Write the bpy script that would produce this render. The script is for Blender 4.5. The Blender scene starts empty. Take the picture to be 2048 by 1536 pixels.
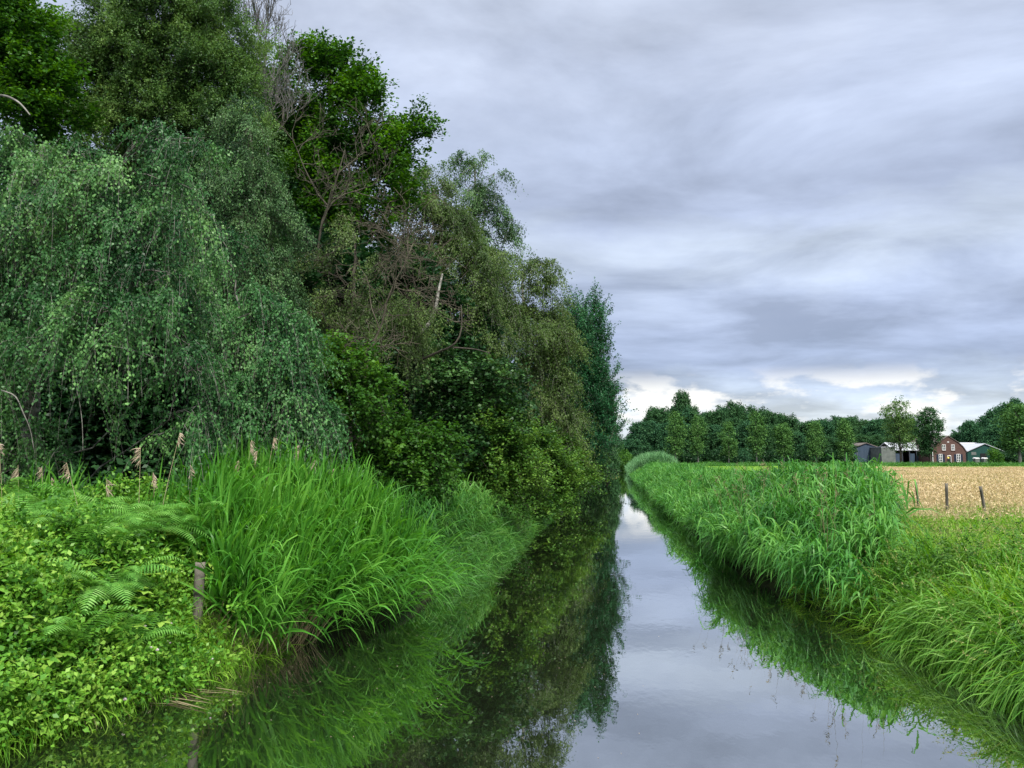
import bpy, math
import numpy as np
from mathutils import Matrix, Vector, Euler

SC = bpy.context.scene
COL = SC.collection
rng = np.random.default_rng(7)

# ------------------------------------------------------------------ camera
CAM = np.array((0.0, 0.0, 3.0))
YAW, PITCH = math.radians(7.44), math.radians(5.31)
F = 1539.0                                   # focal length in pixels of the 2048 px wide photo
cd = bpy.data.cameras.new('camera'); cam = bpy.data.objects.new('camera', cd); COL.objects.link(cam)
cam.location = CAM; cam.rotation_euler = (math.pi/2 + PITCH, 0, YAW)
cd.sensor_width = 36; cd.lens = F/2048*36; cd.clip_start = 0.1; cd.clip_end = 6000
SC.camera = cam
_R = np.array(Euler((math.pi/2 + PITCH, 0, YAW)).to_matrix())
RIGHT, UP, FWD = _R[:, 0], _R[:, 1], -_R[:, 2]
def at(px, py, D):
    "the world point that stands D metres in front of the viewpoint in the direction of photo pixel px, py"
    px, py, D = np.broadcast_arrays(np.asarray(px, float), np.asarray(py, float), np.asarray(D, float))
    return CAM + D[..., None]*(FWD + ((px-1024)/F)[..., None]*RIGHT - ((py-768)/F)[..., None]*UP)

# ------------------------------------------------------------------ sky, sun, exposure
SUN_EL, SUN_AZ = math.radians(52), math.radians(152)     # azimuth clockwise from +Y: high, behind and to the right
SC.view_settings.view_transform = 'Standard'; SC.view_settings.look = 'None'
SC.view_settings.exposure = 2.05; SC.view_settings.gamma = 1.0
w = bpy.data.worlds.new('World'); SC.world = w; w.use_nodes = True
nt = w.node_tree; nt.nodes.clear()
def N(t, **kw):
    n = nt.nodes.new(t)
    for k, v in kw.items(): setattr(n, k, v)
    return n
def lk(a, b): nt.links.new(a, b)
def math_n(op, a, b=None, c=None):
    n = N('ShaderNodeMath', operation=op)
    for i, v in enumerate((a, b, c)):
        if v is None: continue
        if isinstance(v, (int, float)): n.inputs[i].default_value = v
        else: lk(v, n.inputs[i])
    return n.outputs[0]
sky = N('ShaderNodeTexSky', sky_type='NISHITA', sun_disc=False, sun_elevation=SUN_EL, sun_rotation=SUN_AZ)
bg1 = N('ShaderNodeBackground'); lk(sky.outputs[0], bg1.inputs[0]); bg1.inputs[1].default_value = 0.05
tc = N('ShaderNodeTexCoord'); sep = N('ShaderNodeSeparateXYZ'); lk(tc.outputs['Generated'], sep.inputs[0])
zc = math_n('MAXIMUM', sep.outputs[2], 0.0)
den = math_n('ADD', zc, 0.15)
cx = N('ShaderNodeCombineXYZ'); lk(math_n('DIVIDE', sep.outputs[0], den), cx.inputs[0]); lk(math_n('DIVIDE', sep.outputs[1], den), cx.inputs[1])
mp = N('ShaderNodeMapping'); lk(cx.outputs[0], mp.inputs[0]); mp.inputs['Scale'].default_value = (0.75, 1.0, 1); mp.inputs['Rotation'].default_value = (0, 0, 0.2)
n1 = N('ShaderNodeTexNoise'); lk(mp.outputs[0], n1.inputs['Vector']); n1.inputs['Scale'].default_value = 1.75; n1.inputs['Detail'].default_value = 9; n1.inputs['Roughness'].default_value = 0.56; n1.inputs['Distortion'].default_value = 0.35
# low, heaped clouds near the horizon are seen side on
cx2 = N('ShaderNodeCombineXYZ'); lk(sep.outputs[0], cx2.inputs[0]); lk(sep.outputs[1], cx2.inputs[1]); lk(math_n('MULTIPLY', sep.outputs[2], 2.6), cx2.inputs[2])
n2 = N('ShaderNodeTexNoise'); lk(cx2.outputs[0], n2.inputs['Vector']); n2.inputs['Scale'].default_value = 9; n2.inputs['Detail'].default_value = 8; n2.inputs['Roughness'].default_value = 0.58
n3 = N('ShaderNodeTexNoise'); lk(mp.outputs[0], n3.inputs['Vector']); n3.inputs['Scale'].default_value = 0.55; n3.inputs['Detail'].default_value = 3
# elevation, disturbed by the cloud noise, picks the layer
el = math_n('ADD', sep.outputs[2], math_n('MULTIPLY', math_n('SUBTRACT', n2.outputs[0], 0.5), math_n('MULTIPLY_ADD', zc, 0.10, 0.085)))
el = math_n('ADD', el, math_n('MULTIPLY', math_n('SUBTRACT', n1.outputs[0], 0.5), math_n('MULTIPLY', zc, 0.35)))
ramp = N('ShaderNodeValToRGB'); lk(el, ramp.inputs[0])
def srgb(r, g, b):
    f = lambda c: (c/255/12.92 if c/255 <= .04045 else ((c/255+.055)/1.055)**2.4)
    return (f(r), f(g), f(b), 1)
stops = [(p_, (r_-5, g_-4, b_-8)) for p_, (r_, g_, b_) in [(0.0, (206, 216, 230)), (0.035, (208, 216, 228)), (0.075, (186, 198, 222)), (0.115, (156, 168, 200)), (0.155, (163, 174, 205)),
         (0.20, (176, 187, 216)), (0.255, (190, 200, 222)), (0.31, (172, 182, 210)), (0.38, (180, 190, 217)), (0.47, (190, 199, 224)), (0.56, (198, 206, 228)), (1.0, (225, 230, 240))]]
cr = ramp.color_ramp
while len(cr.elements) < len(stops): cr.elements.new(0.5)
for e, (p, c) in zip(cr.elements, stops): e.position = p; e.color = srgb(*c)
shade = N('ShaderNodeMapRange'); lk(n1.outputs[0], shade.inputs[0])
for i, v in ((1, .36), (2, .64), (3, .74), (4, 1.2)): shade.inputs[i].default_value = v
shade2 = N('ShaderNodeMapRange'); lk(n3.outputs[0], shade2.inputs[0])
for i, v in ((1, .34), (2, .66), (3, .84), (4, 1.15)): shade2.inputs[i].default_value = v
gain = math_n('MULTIPLY', shade.outputs[0], shade2.outputs[0])
# an overcast sky is brightest overhead
zen = N('ShaderNodeMapRange', interpolation_type='SMOOTHSTEP'); lk(zc, zen.inputs[0])
for i, v in ((1, .50), (2, .95), (3, 1.0), (4, 2.0)): zen.inputs[i].default_value = v
gain = math_n('MULTIPLY', gain, zen.outputs[0])
cm = N('ShaderNodeVectorMath', operation='SCALE'); lk(ramp.outputs[0], cm.inputs[0]); lk(gain, cm.inputs[3])
# broken, lit cloud heads low over the horizon
pf = N('ShaderNodeMapRange', interpolation_type='SMOOTHSTEP'); lk(n2.outputs[0], pf.inputs[0])
for i, v in ((1, .47), (2, .60), (3, 0.0), (4, .8)): pf.inputs[i].default_value = v
b1_ = N('ShaderNodeMapRange', interpolation_type='SMOOTHSTEP'); lk(zc, b1_.inputs[0])
for i, v in ((1, .075), (2, .115), (3, 1.0), (4, 0.0)): b1_.inputs[i].default_value = v
pm = N('ShaderNodeMix', data_type='RGBA'); lk(math_n('MULTIPLY', pf.outputs[0], b1_.outputs[0]), pm.inputs['Factor']); lk(cm.outputs[0], pm.inputs['A']); pm.inputs['B'].default_value = (.95, .92, .86, 1)
bg2 = N('ShaderNodeBackground'); lk(pm.outputs['Result'], bg2.inputs[0]); bg2.inputs[1].default_value = 0.32
mx = N('ShaderNodeMixShader'); mx.inputs[0].default_value = 0.93; lk(bg1.outputs[0], mx.inputs[1]); lk(bg2.outputs[0], mx.inputs[2])
ow = N('ShaderNodeOutputWorld'); lk(mx.outputs[0], ow.inputs[0])

sl = bpy.data.lights.new('sun', 'SUN'); sl.energy = 1.5; sl.angle = math.radians(11); sl.color = (1.0, 0.96, 0.88)
so = bpy.data.objects.new('sun', sl); COL.objects.link(so)
sd = Vector((math.sin(SUN_AZ)*math.cos(SUN_EL), math.cos(SUN_AZ)*math.cos(SUN_EL), math.sin(SUN_EL)))
so.rotation_euler = sd.to_track_quat('Z', 'Y').to_euler(); so.location = (30, -40, 60)

# ------------------------------------------------------------------ helpers: objects
def empty(name, loc, rz=0):
    o = bpy.data.objects.new(name, None); COL.objects.link(o)
    o.location = tuple(float(v) for v in loc); o.rotation_euler = (0, 0, rz); o.empty_display_size = .2
    return o
def tag(o, label=None, cat=None, group=None, kind=None):
    if label: o['label'] = label
    if cat: o['category'] = cat
    if group: o['group'] = group
    if kind: o['kind'] = kind
    return o
def link(name, me, parent=None, mat=None):
    o = bpy.data.objects.new(name, me); COL.objects.link(o)
    if mat: me.materials.append(mat)
    if parent: o.parent = parent
    return o
def copy_tree(o, kids, loc, rz=0, scale=None):
    c = o.copy(); COL.objects.link(c); c.location = tuple(float(v) for v in loc); c.rotation_euler = (0, 0, rz)
    if scale is not None: c.scale = scale
    for k in kids:
        d = k.copy(); COL.objects.link(d); d.parent = c
    return c

class Buf:
    "collects quads and builds them as one mesh"
    def __init__(s): s.v, s.f, s.t, s.n = [], [], [], 0
    def add(s, V, Q, T):
        V = V.reshape(-1, 3); s.v.append(V.astype(np.float32)); s.f.append((Q.reshape(-1, 4)+s.n).astype(np.int32))
        s.t.append(np.broadcast_to(np.asarray(T, np.float32), (len(V),)) if np.ndim(T) == 0 else T.reshape(-1).astype(np.float32)); s.n += len(V)
    def build(s, name, mat, parent=None, origin=(0, 0, 0), smooth=False):
        V = np.concatenate(s.v) - np.asarray(origin, np.float32); Q = np.concatenate(s.f); T = np.concatenate(s.t)
        me = bpy.data.meshes.new(name)
        me.vertices.add(len(V)); me.vertices.foreach_set('co', V.ravel())
        me.loops.add(Q.size); me.loops.foreach_set('vertex_index', Q.ravel())
        me.polygons.add(len(Q)); me.polygons.foreach_set('loop_start', np.arange(0, Q.size, 4, dtype=np.int32))
        if smooth: me.polygons.foreach_set('use_smooth', np.ones(len(Q), bool))
        a = me.attributes.new('tint', 'FLOAT', 'POINT'); a.data.foreach_set('value', T)
        me.update(calc_edges=True)
        return link(name, me, parent, mat)

def unit(v): return v/np.maximum(np.linalg.norm(v, axis=-1, keepdims=True), 1e-9)
Z = np.array((0, 0, 1.0))

def ribbons(buf, P, D, S, L, W, droop, segs, tint, taper=0.9, base=0.55):
    "n bent blades: base points P, directions D, side vectors S"
    n = len(P); L = np.broadcast_to(L, (n,)); W = np.broadcast_to(W, (n,)); droop = np.broadcast_to(droop, (n,))
    pos = np.empty((n, segs+1, 3)); pos[:, 0] = P
    for k in range(segs):
        d = D.copy(); d[:, 2] -= droop*((k+0.5)/segs)*2
        pos[:, k+1] = pos[:, k] + unit(d)*(L/segs)[:, None]
    t = np.linspace(0, 1, segs+1)
    prof = np.where(t < .35, base+(1-base)*t/.35, ((1-t)/.65)**taper); prof[-1] = .04
    hw = (W[:, None]*prof[None]*.5)[..., None]*S[:, None]
    V = np.stack((pos-hw, pos+hw), 2)                   # n, segs+1, 2, 3
    i = np.arange(n)[:, None]*(segs+1)*2 + np.arange(segs)[None]*2
    Q = np.stack((i, i+1, i+3, i+2), -1)
    buf.add(V, Q, np.repeat(np.broadcast_to(tint, (n,)), (segs+1)*2))
    return pos

def leaves(buf, P, D, S, Nn, L, W, tint, fold=0.18, wide=0.42):
    "one folded, pointed quad for each leaf"
    P, D, S, Nn = (a.reshape(-1, 3) for a in (P, D, S, Nn)); n = len(P)
    L = np.broadcast_to(np.asarray(L).reshape(-1) if np.ndim(L) else L, (n,))[:, None]; W = np.broadcast_to(np.asarray(W).reshape(-1) if np.ndim(W) else W, (n,))[:, None]
    m = P + D*L*wide + Nn*W*fold
    V = np.stack((P, m+S*W*.5, P+D*L, m-S*W*.5), 1)
    Q = np.arange(n*4).reshape(n, 4)
    buf.add(V, Q, np.repeat(np.broadcast_to(np.asarray(tint).reshape(-1), (n,)), 4))

def tubes(buf, Ps, R, sides=5, tint=None):
    "Ps n,k,3 centre lines, R n,k radii"
    n, k, _ = Ps.shape
    T = unit(np.gradient(Ps, axis=1)); ref = unit(T.mean(1)); h = np.where(np.abs(ref[:, 2:3]) > .8, np.array((1., 0, 0)), Z)
    A = unit(np.cross(T, h[:, None])); B = np.cross(T, A)
    an = np.arange(sides)*2*math.pi/sides
    V = Ps[:, :, None] + R[:, :, None, None]*(np.cos(an)[:, None]*A[:, :, None]+np.sin(an)[:, None]*B[:, :, None])
    b = np.arange(n)[:, None, None]*k*sides + np.arange(k-1)[None, :, None]*sides; j = np.arange(sides)[None, None]
    Q = np.stack((b+j, b+(j+1) % sides, b+sides+(j+1) % sides, b+sides+j), -1)
    tt = rng.random(n) if tint is None else np.broadcast_to(tint, (n,))
    buf.add(V, Q, np.repeat(tt, k*sides))

def curve_pts(a, b, k=8, sag=0.0, wob=0.06, r=rng):
    "wobbly line from a to b"
    a, b = np.asarray(a, float), np.asarray(b, float); t = np.linspace(0, 1, k)[:, None]
    p = a+(b-a)*t; ln = np.linalg.norm(b-a)
    o = np.cumsum(r.normal(size=(k, 3)), 0); o -= o[0]*(1-t)+o[-1]*t
    p = p + o*wob*ln/math.sqrt(k); p[:, 2] += sag*ln*(t*(1-t)*4)[:, 0]
    return p
def resample(p, k):
    p = np.asarray(p, float); s = np.r_[0, np.cumsum(np.linalg.norm(np.diff(p, axis=0), axis=1))]; q = np.linspace(0, s[-1], k)
    out = np.stack([np.interp(q, s, p[:, i]) for i in range(3)], 1)
    for _ in range(2): out[1:-1] = (out[:-2]+2*out[1:-1]+out[2:])/4
    return out

# ------------------------------------------------------------------ helpers: materials
def newmat(name):
    m = bpy.data.materials.new(name); m.use_nodes = True; t = m.node_tree; t.nodes.clear()
    return m, t
def leaf_mat(name, cols, trans=0.3, rough=0.45, spec=0.35, nscale=0.6, namt=0.25):
    "foliage: the colour runs along cols by each leaf's own tint, shifted a little by a slow noise (patches of the plant)"
    m, t = newmat(name); n = t.nodes.new
    at_ = n('ShaderNodeAttribute'); at_.attribute_name = 'tint'
    g = n('ShaderNodeNewGeometry'); no = n('ShaderNodeTexNoise'); no.inputs['Scale'].default_value = nscale; no.inputs['Detail'].default_value = 2
    t.links.new(g.outputs['Position'], no.inputs['Vector'])
    ma = n('ShaderNodeMath'); ma.operation = 'MULTIPLY_ADD'; t.links.new(no.outputs[0], ma.inputs[0]); ma.inputs[1].default_value = namt*4; ma.inputs[2].default_value = -namt*2
    ad = n('ShaderNodeMath'); ad.operation = 'ADD'; ad.use_clamp = True; t.links.new(at_.outputs['Fac'], ad.inputs[0]); t.links.new(ma.outputs[0], ad.inputs[1])
    rp = n('ShaderNodeValToRGB'); t.links.new(ad.outputs[0], rp.inputs[0])
    e = rp.color_ramp.elements
    while len(e) < len(cols): e.new(.5)
    for i, c in enumerate(cols): e[i].position = i/(len(cols)-1); e[i].color = (*c, 1)
    p = n('ShaderNodeBsdfPrincipled'); t.links.new(rp.outputs[0], p.inputs['Base Color']); p.inputs['Roughness'].default_value = rough; p.inputs['Specular IOR Level'].default_value = spec*.5
    tr = n('ShaderNodeBsdfTranslucent'); hs = n('ShaderNodeHueSaturation'); hs.inputs['Hue'].default_value = .485; hs.inputs['Saturation'].default_value = 1.1; hs.inputs['Value'].default_value = 1.35
    t.links.new(rp.outputs[0], hs.inputs['Color']); t.links.new(hs.outputs[0], tr.inputs[0])
    mi = n('ShaderNodeMixShader'); mi.inputs[0].default_value = trans; t.links.new(p.outputs[0], mi.inputs[1]); t.links.new(tr.outputs[0], mi.inputs[2])
    o = n('ShaderNodeOutputMaterial'); t.links.new(mi.outputs[0], o.inputs[0])
    return m
def solid_mat(name, c1, c2=None, scale=3.0, rough=0.8, stretch=(1, 1, 1), spec=0.3, bump=0.0, detail=6):
    m, t = newmat(name); n = t.nodes.new
    p = n('ShaderNodeBsdfPrincipled'); p.inputs['Roughness'].default_value = rough; p.inputs['Specular IOR Level'].default_value = spec
    tcn = n('ShaderNodeTexCoord'); mpn = n('ShaderNodeMapping'); mpn.inputs['Scale'].default_value = stretch; t.links.new(tcn.outputs['Object'], mpn.inputs[0])
    no = n('ShaderNodeTexNoise'); no.inputs['Scale'].default_value = scale; no.inputs['Detail'].default_value = detail; t.links.new(mpn.outputs[0], no.inputs['Vector'])
    rp = n('ShaderNodeValToRGB'); rp.color_ramp.elements[0].position = .33; rp.color_ramp.elements[1].position = .67
    rp.color_ramp.elements[0].color = (*c1, 1); rp.color_ramp.elements[1].color = (*(c2 or c1), 1)
    t.links.new(no.outputs[0], rp.inputs[0]); t.links.new(rp.outputs[0], p.inputs['Base Color'])
    if bump:
        b = n('ShaderNodeBump'); b.inputs['Strength'].default_value = bump; b.inputs['Distance'].default_value = .02; t.links.new(no.outputs[0], b.inputs['Height']); t.links.new(b.outputs[0], p.inputs['Normal'])
    o = n('ShaderNodeOutputMaterial'); t.links.new(p.outputs[0], o.inputs[0])
    return m

M = {}
M['bark_dark'] = solid_mat('bark_dark', (.035, .03, .024), (.075, .065, .05), 6, .9, (1, 1, .25), bump=.6)
M['bark_birch'] = solid_mat('bark_birch', (.05, .045, .04), (.26, .25, .22), 4, .85, (1, 1, 2.5), bump=.3)
M['bark_grey'] = solid_mat('bark_grey', (.13, .125, .11), (.24, .23, .20), 5, .9, (1, 1, .4), bump=.4)
M['dead_twig'] = solid_mat('dead_twig', (.045, .04, .03), (.09, .08, .06), 3, .95)
M['dead_red'] = solid_mat('dead_red', (.045, .038, .028), (.095, .082, .058), 3, .95)
M['pale_twig'] = solid_mat('pale_twig', (.08, .075, .075), (.14, .135, .13), 3, .9)
M['oak'] = leaf_mat('oak_leaf', [(.012, .05, .008), (.045, .14, .014), (.11, .27, .028)], .3)
M['airy'] = leaf_mat('willow_leaf', [(.016, .046, .014), (.085, .175, .042), (.18, .30, .08)], .32)
M['birch_blue'] = leaf_mat('weeping_birch_leaf', [(.010, .046, .016), (.054, .155, .045), (.16, .32, .095)], .25, .42, .35)
M['birch_mid'] = leaf_mat('birch_leaf_green', [(.009, .045, .016), (.062, .18, .055), (.19, .37, .13)], .3, .42, .35)
M['birch_grey'] = leaf_mat('birch_leaf_grey', [(.012, .038, .015), (.062, .14, .048), (.14, .25, .09)], .28)
M['birch_olive'] = leaf_mat('birch_leaf_olive', [(.018, .045, .010), (.078, .138, .034), (.15, .22, .065)], .32)
M['poplar'] = leaf_mat('poplar_leaf', [(.008, .05, .020), (.026, .115, .042), (.07, .21, .08)], .25)
M['hazel'] = leaf_mat('hazel_leaf', [(.016, .062, .008), (.046, .135, .018), (.115, .26, .035)], .35)
M['shrub'] = leaf_mat('shrub_leaf', [(.014, .055, .008), (.06, .15, .02), (.15, .28, .045)], .32)
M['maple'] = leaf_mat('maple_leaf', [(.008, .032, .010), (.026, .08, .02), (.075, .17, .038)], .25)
M['brown_olive'] = leaf_mat('browning_birch_leaf', [(.024, .044, .013), (.066, .115, .03), (.13, .20, .055)], .25)
M['dark'] = leaf_mat('shade_leaf', [(.006, .026, .010), (.014, .05, .016), (.03, .085, .026)], .25)  # inner shade of the wood put into the colour; the hedge is itself dark
M['reed'] = leaf_mat('reed_leaf', [(.03, .125, .016), (.075, .25, .028), (.165, .39, .06)], .36, .4, .4, .9, .2)
M['reed_r'] = leaf_mat('reed_leaf_blue', [(.028, .13, .022), (.07, .235, .038), (.16, .37, .075)], .34, .4, .45, .6, .25)
M['reed_far'] = leaf_mat('reed_leaf_grey', [(.06, .17, .06), (.11, .25, .10), (.17, .33, .14)], .3, .5, .3)
M['reed_dry'] = leaf_mat('reed_dry', [(.10, .085, .05), (.2, .165, .09), (.3, .25, .15)], .2, .7, .2)
M['plume'] = leaf_mat('reed_plume', [(.32, .25, .18), (.46, .37, .27), (.6, .5, .4)], .25, .8, .15)
M['straw'] = solid_mat('reed_stalk', (.30, .25, .15), (.42, .36, .22), 8, .6)
M['bramble'] = leaf_mat('bramble_leaf', [(.02, .085, .012), (.07, .21, .02), (.16, .34, .04), (.28, .44, .075)], .3, .42, .4, 1.3, .22)
M['fern'] = leaf_mat('fern_leaf', [(.06, .20, .03), (.14, .34, .06), (.26, .48, .13)], .35, .5, .3)
M['grass'] = leaf_mat('grass_blade', [(.035, .13, .010), (.09, .25, .016), (.185, .39, .03), (.29, .46, .08)], .36, .45, .35, .8, .22)
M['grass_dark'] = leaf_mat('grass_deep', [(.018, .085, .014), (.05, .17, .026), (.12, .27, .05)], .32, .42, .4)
M['sedge'] = leaf_mat('sedge_blade', [(.035, .13, .014), (.095, .255, .026), (.23, .42, .085)], .3, .4, .35)
M['seed'] = leaf_mat('grass_seed', [(.20, .25, .06), (.31, .34, .11), (.42, .40, .18)], .3, .6, .2)
M['hay'] = leaf_mat('hay_blade', [(.30, .28, .09), (.50, .39, .21), (.64, .50, .30), (.72, .60, .38)], .3, .6, .2, .25, .24)
M['far1'] = leaf_mat('wood_leaf', [(.015, .06, .03), (.038, .115, .05), (.08, .185, .075)], .2, .6, .2, .12, .15)
M['far2'] = leaf_mat('wood_leaf_pale', [(.016, .055, .02), (.035, .10, .035), (.07, .155, .055)], .2, .6, .2, .12, .15)
M['row'] = leaf_mat('row_tree_leaf', [(.03, .085, .022), (.07, .17, .042), (.13, .26, .065)], .25, .6, .2, .3, .1)
M['wood_post'] = solid_mat('weathered_wood', (.06, .055, .045), (.19, .17, .14), 10, .9, (1, 1, .15), bump=.7)

# ------------------------------------------------------------------ ground and water
_L = np.array([(-40, -7.6), (0, -7.2), (6, -6.6), (8, -6.1), (9.1, -5.75), (10.5, -5.4), (12.2, -4.95), (14.5, -4.2), (17, -3.8), (24, -3.5), (60, -3.5), (104, -3.0), (110, -1.2), (114, .7), (121, .8), (126, -1.5), (140, -2.5), (155, -1.5), (166, 1.3), (172, 2.6), (4000, 2.6)])
_Rr = np.array([(-40, 5.6), (0, 5.3), (9, 4.9), (11, 4.75), (14.7, 4.3), (17.2, 3.75), (21, 3.2), (36, 2.95), (85, 2.5), (150, 2.4), (4000, 2.4)])
def xl(Y): return np.interp(Y, _L[:, 0], _L[:, 1])
def xr(Y): return np.interp(Y, _Rr[:, 0], _Rr[:, 1])
def bank(u):
    "height as a function of the distance from the water's edge (negative: in the water)"
    return np.where(u < 0, np.maximum(u*.7, -.9), 1.2*(1-np.exp(-u*1.15))/(1-math.exp(-6)))
def ground_z(X, Y):
    u = np.maximum(xl(Y)-X, X-xr(Y))
    h = bank(u)
    spit = np.exp(-((Y-117)/9)**2)*(X < 3)
    h = np.where(u > 0, np.where(spit > .05, h*(1-.72*spit), h), h)
    h = h + .06*np.sin(X*.9+Y*.35)*np.cos(Y*.6-X*.2)*np.clip(u, 0, 1)
    return np.minimum(h, 1.35)
gx = np.r_[-3000, -1500, -700, -300, -150, -80, -50, np.arange(-35, -9, 1.2), np.arange(-9, 9.01, .22), np.arange(10, 36, 1.2), 50, 80, 150, 300, 700, 1500, 3000]
gy = np.r_[-300, -100, -40, np.arange(-20, 5, 1.), np.arange(5, 40, .35), np.arange(40, 190, 1.5), 200, 240, 300, 500, 900, 1800, 4000]
X, Y = np.meshgrid(gx, gy); b = Buf(); nx, ny = len(gx), len(gy)
i = (np.arange(ny-1)[:, None]*nx+np.arange(nx-1)[None])
b.add(np.stack((X, Y, ground_z(X, Y)), -1), np.stack((i, i+1, i+nx+1, i+nx), -1), 0)
m, t = newmat('ground'); n = t.nodes.new
g = n('ShaderNodeNewGeometry'); n_a = n('ShaderNodeTexNoise'); n_a.inputs['Scale'].default_value = .35; n_a.inputs['Detail'].default_value = 6; t.links.new(g.outputs['Position'], n_a.inputs['Vector'])
r1 = n('ShaderNodeValToRGB'); t.links.new(n_a.outputs[0], r1.inputs[0])
for e, p_, c in zip(r1.color_ramp.elements, (.35, .65), ((.09, .19, .02, 1), (.15, .27, .03, 1))): e.position = p_; e.color = c
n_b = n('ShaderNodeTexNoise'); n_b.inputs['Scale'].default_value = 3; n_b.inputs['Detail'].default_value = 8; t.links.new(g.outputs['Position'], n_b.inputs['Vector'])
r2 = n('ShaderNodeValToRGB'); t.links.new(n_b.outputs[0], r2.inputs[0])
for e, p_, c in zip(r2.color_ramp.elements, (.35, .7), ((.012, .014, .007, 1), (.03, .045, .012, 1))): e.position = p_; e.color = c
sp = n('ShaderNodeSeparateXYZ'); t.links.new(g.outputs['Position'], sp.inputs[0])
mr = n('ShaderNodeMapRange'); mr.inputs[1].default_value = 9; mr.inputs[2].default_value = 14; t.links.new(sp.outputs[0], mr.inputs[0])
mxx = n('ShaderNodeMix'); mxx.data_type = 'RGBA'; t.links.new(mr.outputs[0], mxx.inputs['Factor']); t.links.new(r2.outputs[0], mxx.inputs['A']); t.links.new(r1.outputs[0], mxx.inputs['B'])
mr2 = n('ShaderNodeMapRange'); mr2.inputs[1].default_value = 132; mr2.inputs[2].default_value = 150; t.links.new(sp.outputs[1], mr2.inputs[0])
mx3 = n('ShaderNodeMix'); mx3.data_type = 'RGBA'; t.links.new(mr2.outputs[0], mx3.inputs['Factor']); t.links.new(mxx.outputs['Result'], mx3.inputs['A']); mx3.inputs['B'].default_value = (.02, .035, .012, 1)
p = n('ShaderNodeBsdfPrincipled'); p.inputs['Roughness'].default_value = .95; p.inputs['Specular IOR Level'].default_value = .1; t.links.new(mx3.outputs['Result'], p.inputs['Base Color'])
o_ = n('ShaderNodeOutputMaterial'); t.links.new(p.outputs[0], o_.inputs[0])
tag(b.build('ground', m, smooth=True), kind='structure')

m, t = newmat('water'); n = t.nodes.new
g = n('ShaderNodeNewGeometry'); mpw = n('ShaderNodeMapping'); mpw.inputs['Scale'].default_value = (1.0, .55, 1); t.links.new(g.outputs['Position'], mpw.inputs[0])
wn = n('ShaderNodeTexNoise'); wn.inputs['Scale'].default_value = 3.2; wn.inputs['Detail'].default_value = 3; wn.inputs['Roughness'].default_value = .55; t.links.new(mpw.outputs[0], wn.inputs['Vector'])
wm = n('ShaderNodeTexNoise'); wm.inputs['Scale'].default_value = .16; wm.inputs['Detail'].default_value = 3; t.links.new(mpw.outputs[0], wm.inputs['Vector'])
wr = n('ShaderNodeMapRange'); t.links.new(wm.outputs[0], wr.inputs[0])
for i_, v in ((1, .4), (2, .62), (3, .010), (4, .05)): wr.inputs[i_].default_value = v
bp = n('ShaderNodeBump'); bp.inputs['Distance'].default_value = .05; t.links.new(wr.outputs[0], bp.inputs['Strength']); t.links.new(wn.outputs[0], bp.inputs['Height'])
gl = n('ShaderNodeBsdfGlossy'); gl.inputs['Roughness'].default_value = .012; gl.inputs['Color'].default_value = (.96, .97, .975, 1); t.links.new(bp.outputs[0], gl.inputs['Normal'])
df = n('ShaderNodeBsdfDiffuse'); df.inputs['Color'].default_value = (.010, .014, .007, 1)
lw = n('ShaderNodeLayerWeight'); lw.inputs[0].default_value = .5
wf = n('ShaderNodeMapRange'); t.links.new(lw.outputs['Facing'], wf.inputs[0])
for i_, v in ((1, .3), (2, .95), (3, .12), (4, .92)): wf.inputs[i_].default_value = v
ms = n('ShaderNodeMixShader'); t.links.new(wf.outputs[0], ms.inputs[0]); t.links.new(df.outputs[0], ms.inputs[1]); t.links.new(gl.outputs[0], ms.inputs[2])
o_ = n('ShaderNodeOutputMaterial'); t.links.new(ms.outputs[0], o_.inputs[0])
b = Buf(); b.add(np.array([(-9., -60, 0), (7, -60, 0), (7, 180, 0), (-9, 180, 0)]), np.arange(4), 0)
tag(b.build('water', m), kind='structure')

# ------------------------------------------------------------------ trees
def sphere(n): return unit(rng.normal(size=(n, 3)))
def lumpy(d, seed, amp):
    s = np.random.default_rng(seed); out = np.ones(len(d))
    for k in range(5):
        f = s.normal(size=3)*(1.6+k); out += amp*np.sin(d@f + s.uniform(0, 6))/(1+.35*k)
    return out

STY = {   # outward, up, jitter of the strand direction | length range | droop range | leaves | leaf length, width | orientation | spread | strands per spray, spray length, spray droop, spray up, jitter
    'weep':  ((.45, .1, .45), (.25, .8), (1.0, 1.9), 24, (.06, .042), 'hang', .035, 22, .95, .8, .35, .07),
    'weepfine': ((.5, .15, .45), (.3, .75), (.8, 1.4), 22, (.066, .044), 'hang', .05, 20, .85, .7, .35, .09),
    'oak':   ((.7, .45, .6), (.22, .5), (.0, .25), 18, (.115, .072), 'flat', .08, 20, .5, .1, .35, .16),
    'airy':  ((.6, .5, .6), (.35, .8), (.1, .5), 24, (.075, .042), 'round', .05, 18, .7, .2, .5, .12),
    'poplar': ((.4, .8, .35), (.4, .9), (-.1, .15), 18, (.12, .10), 'round', .06, 9, 1.0, -.1, .9, .06),
    'hazel': ((.75, .15, .5), (.3, .7), (.2, .55), 15, (.10, .075), 'flat', .045, 9, .8, .4, .3, .08),
    'shrub': ((.7, .35, .5), (.3, .7), (.1, .45), 18, (.08, .055), 'flat', .05, 10, .7, .3, .4, .10),
    'bramble': ((.7, .35, .5), (.3, .7), (.1, .45), 17, (.08, .05), 'round', .06, 10, .7, .3, .4, .10),
    'nettle': ((0, 1, .22), (.4, .85), (.05, .25), 30, (.10, .05), 'flat', .05, 1, 0, 0, 0, 0),
    'far':   ((.7, .3, .6), (.9, 1.9), (.1, .5), 14, (.5, .36), 'round', .35, 1, 0, 0, 0, 0),
}
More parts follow.
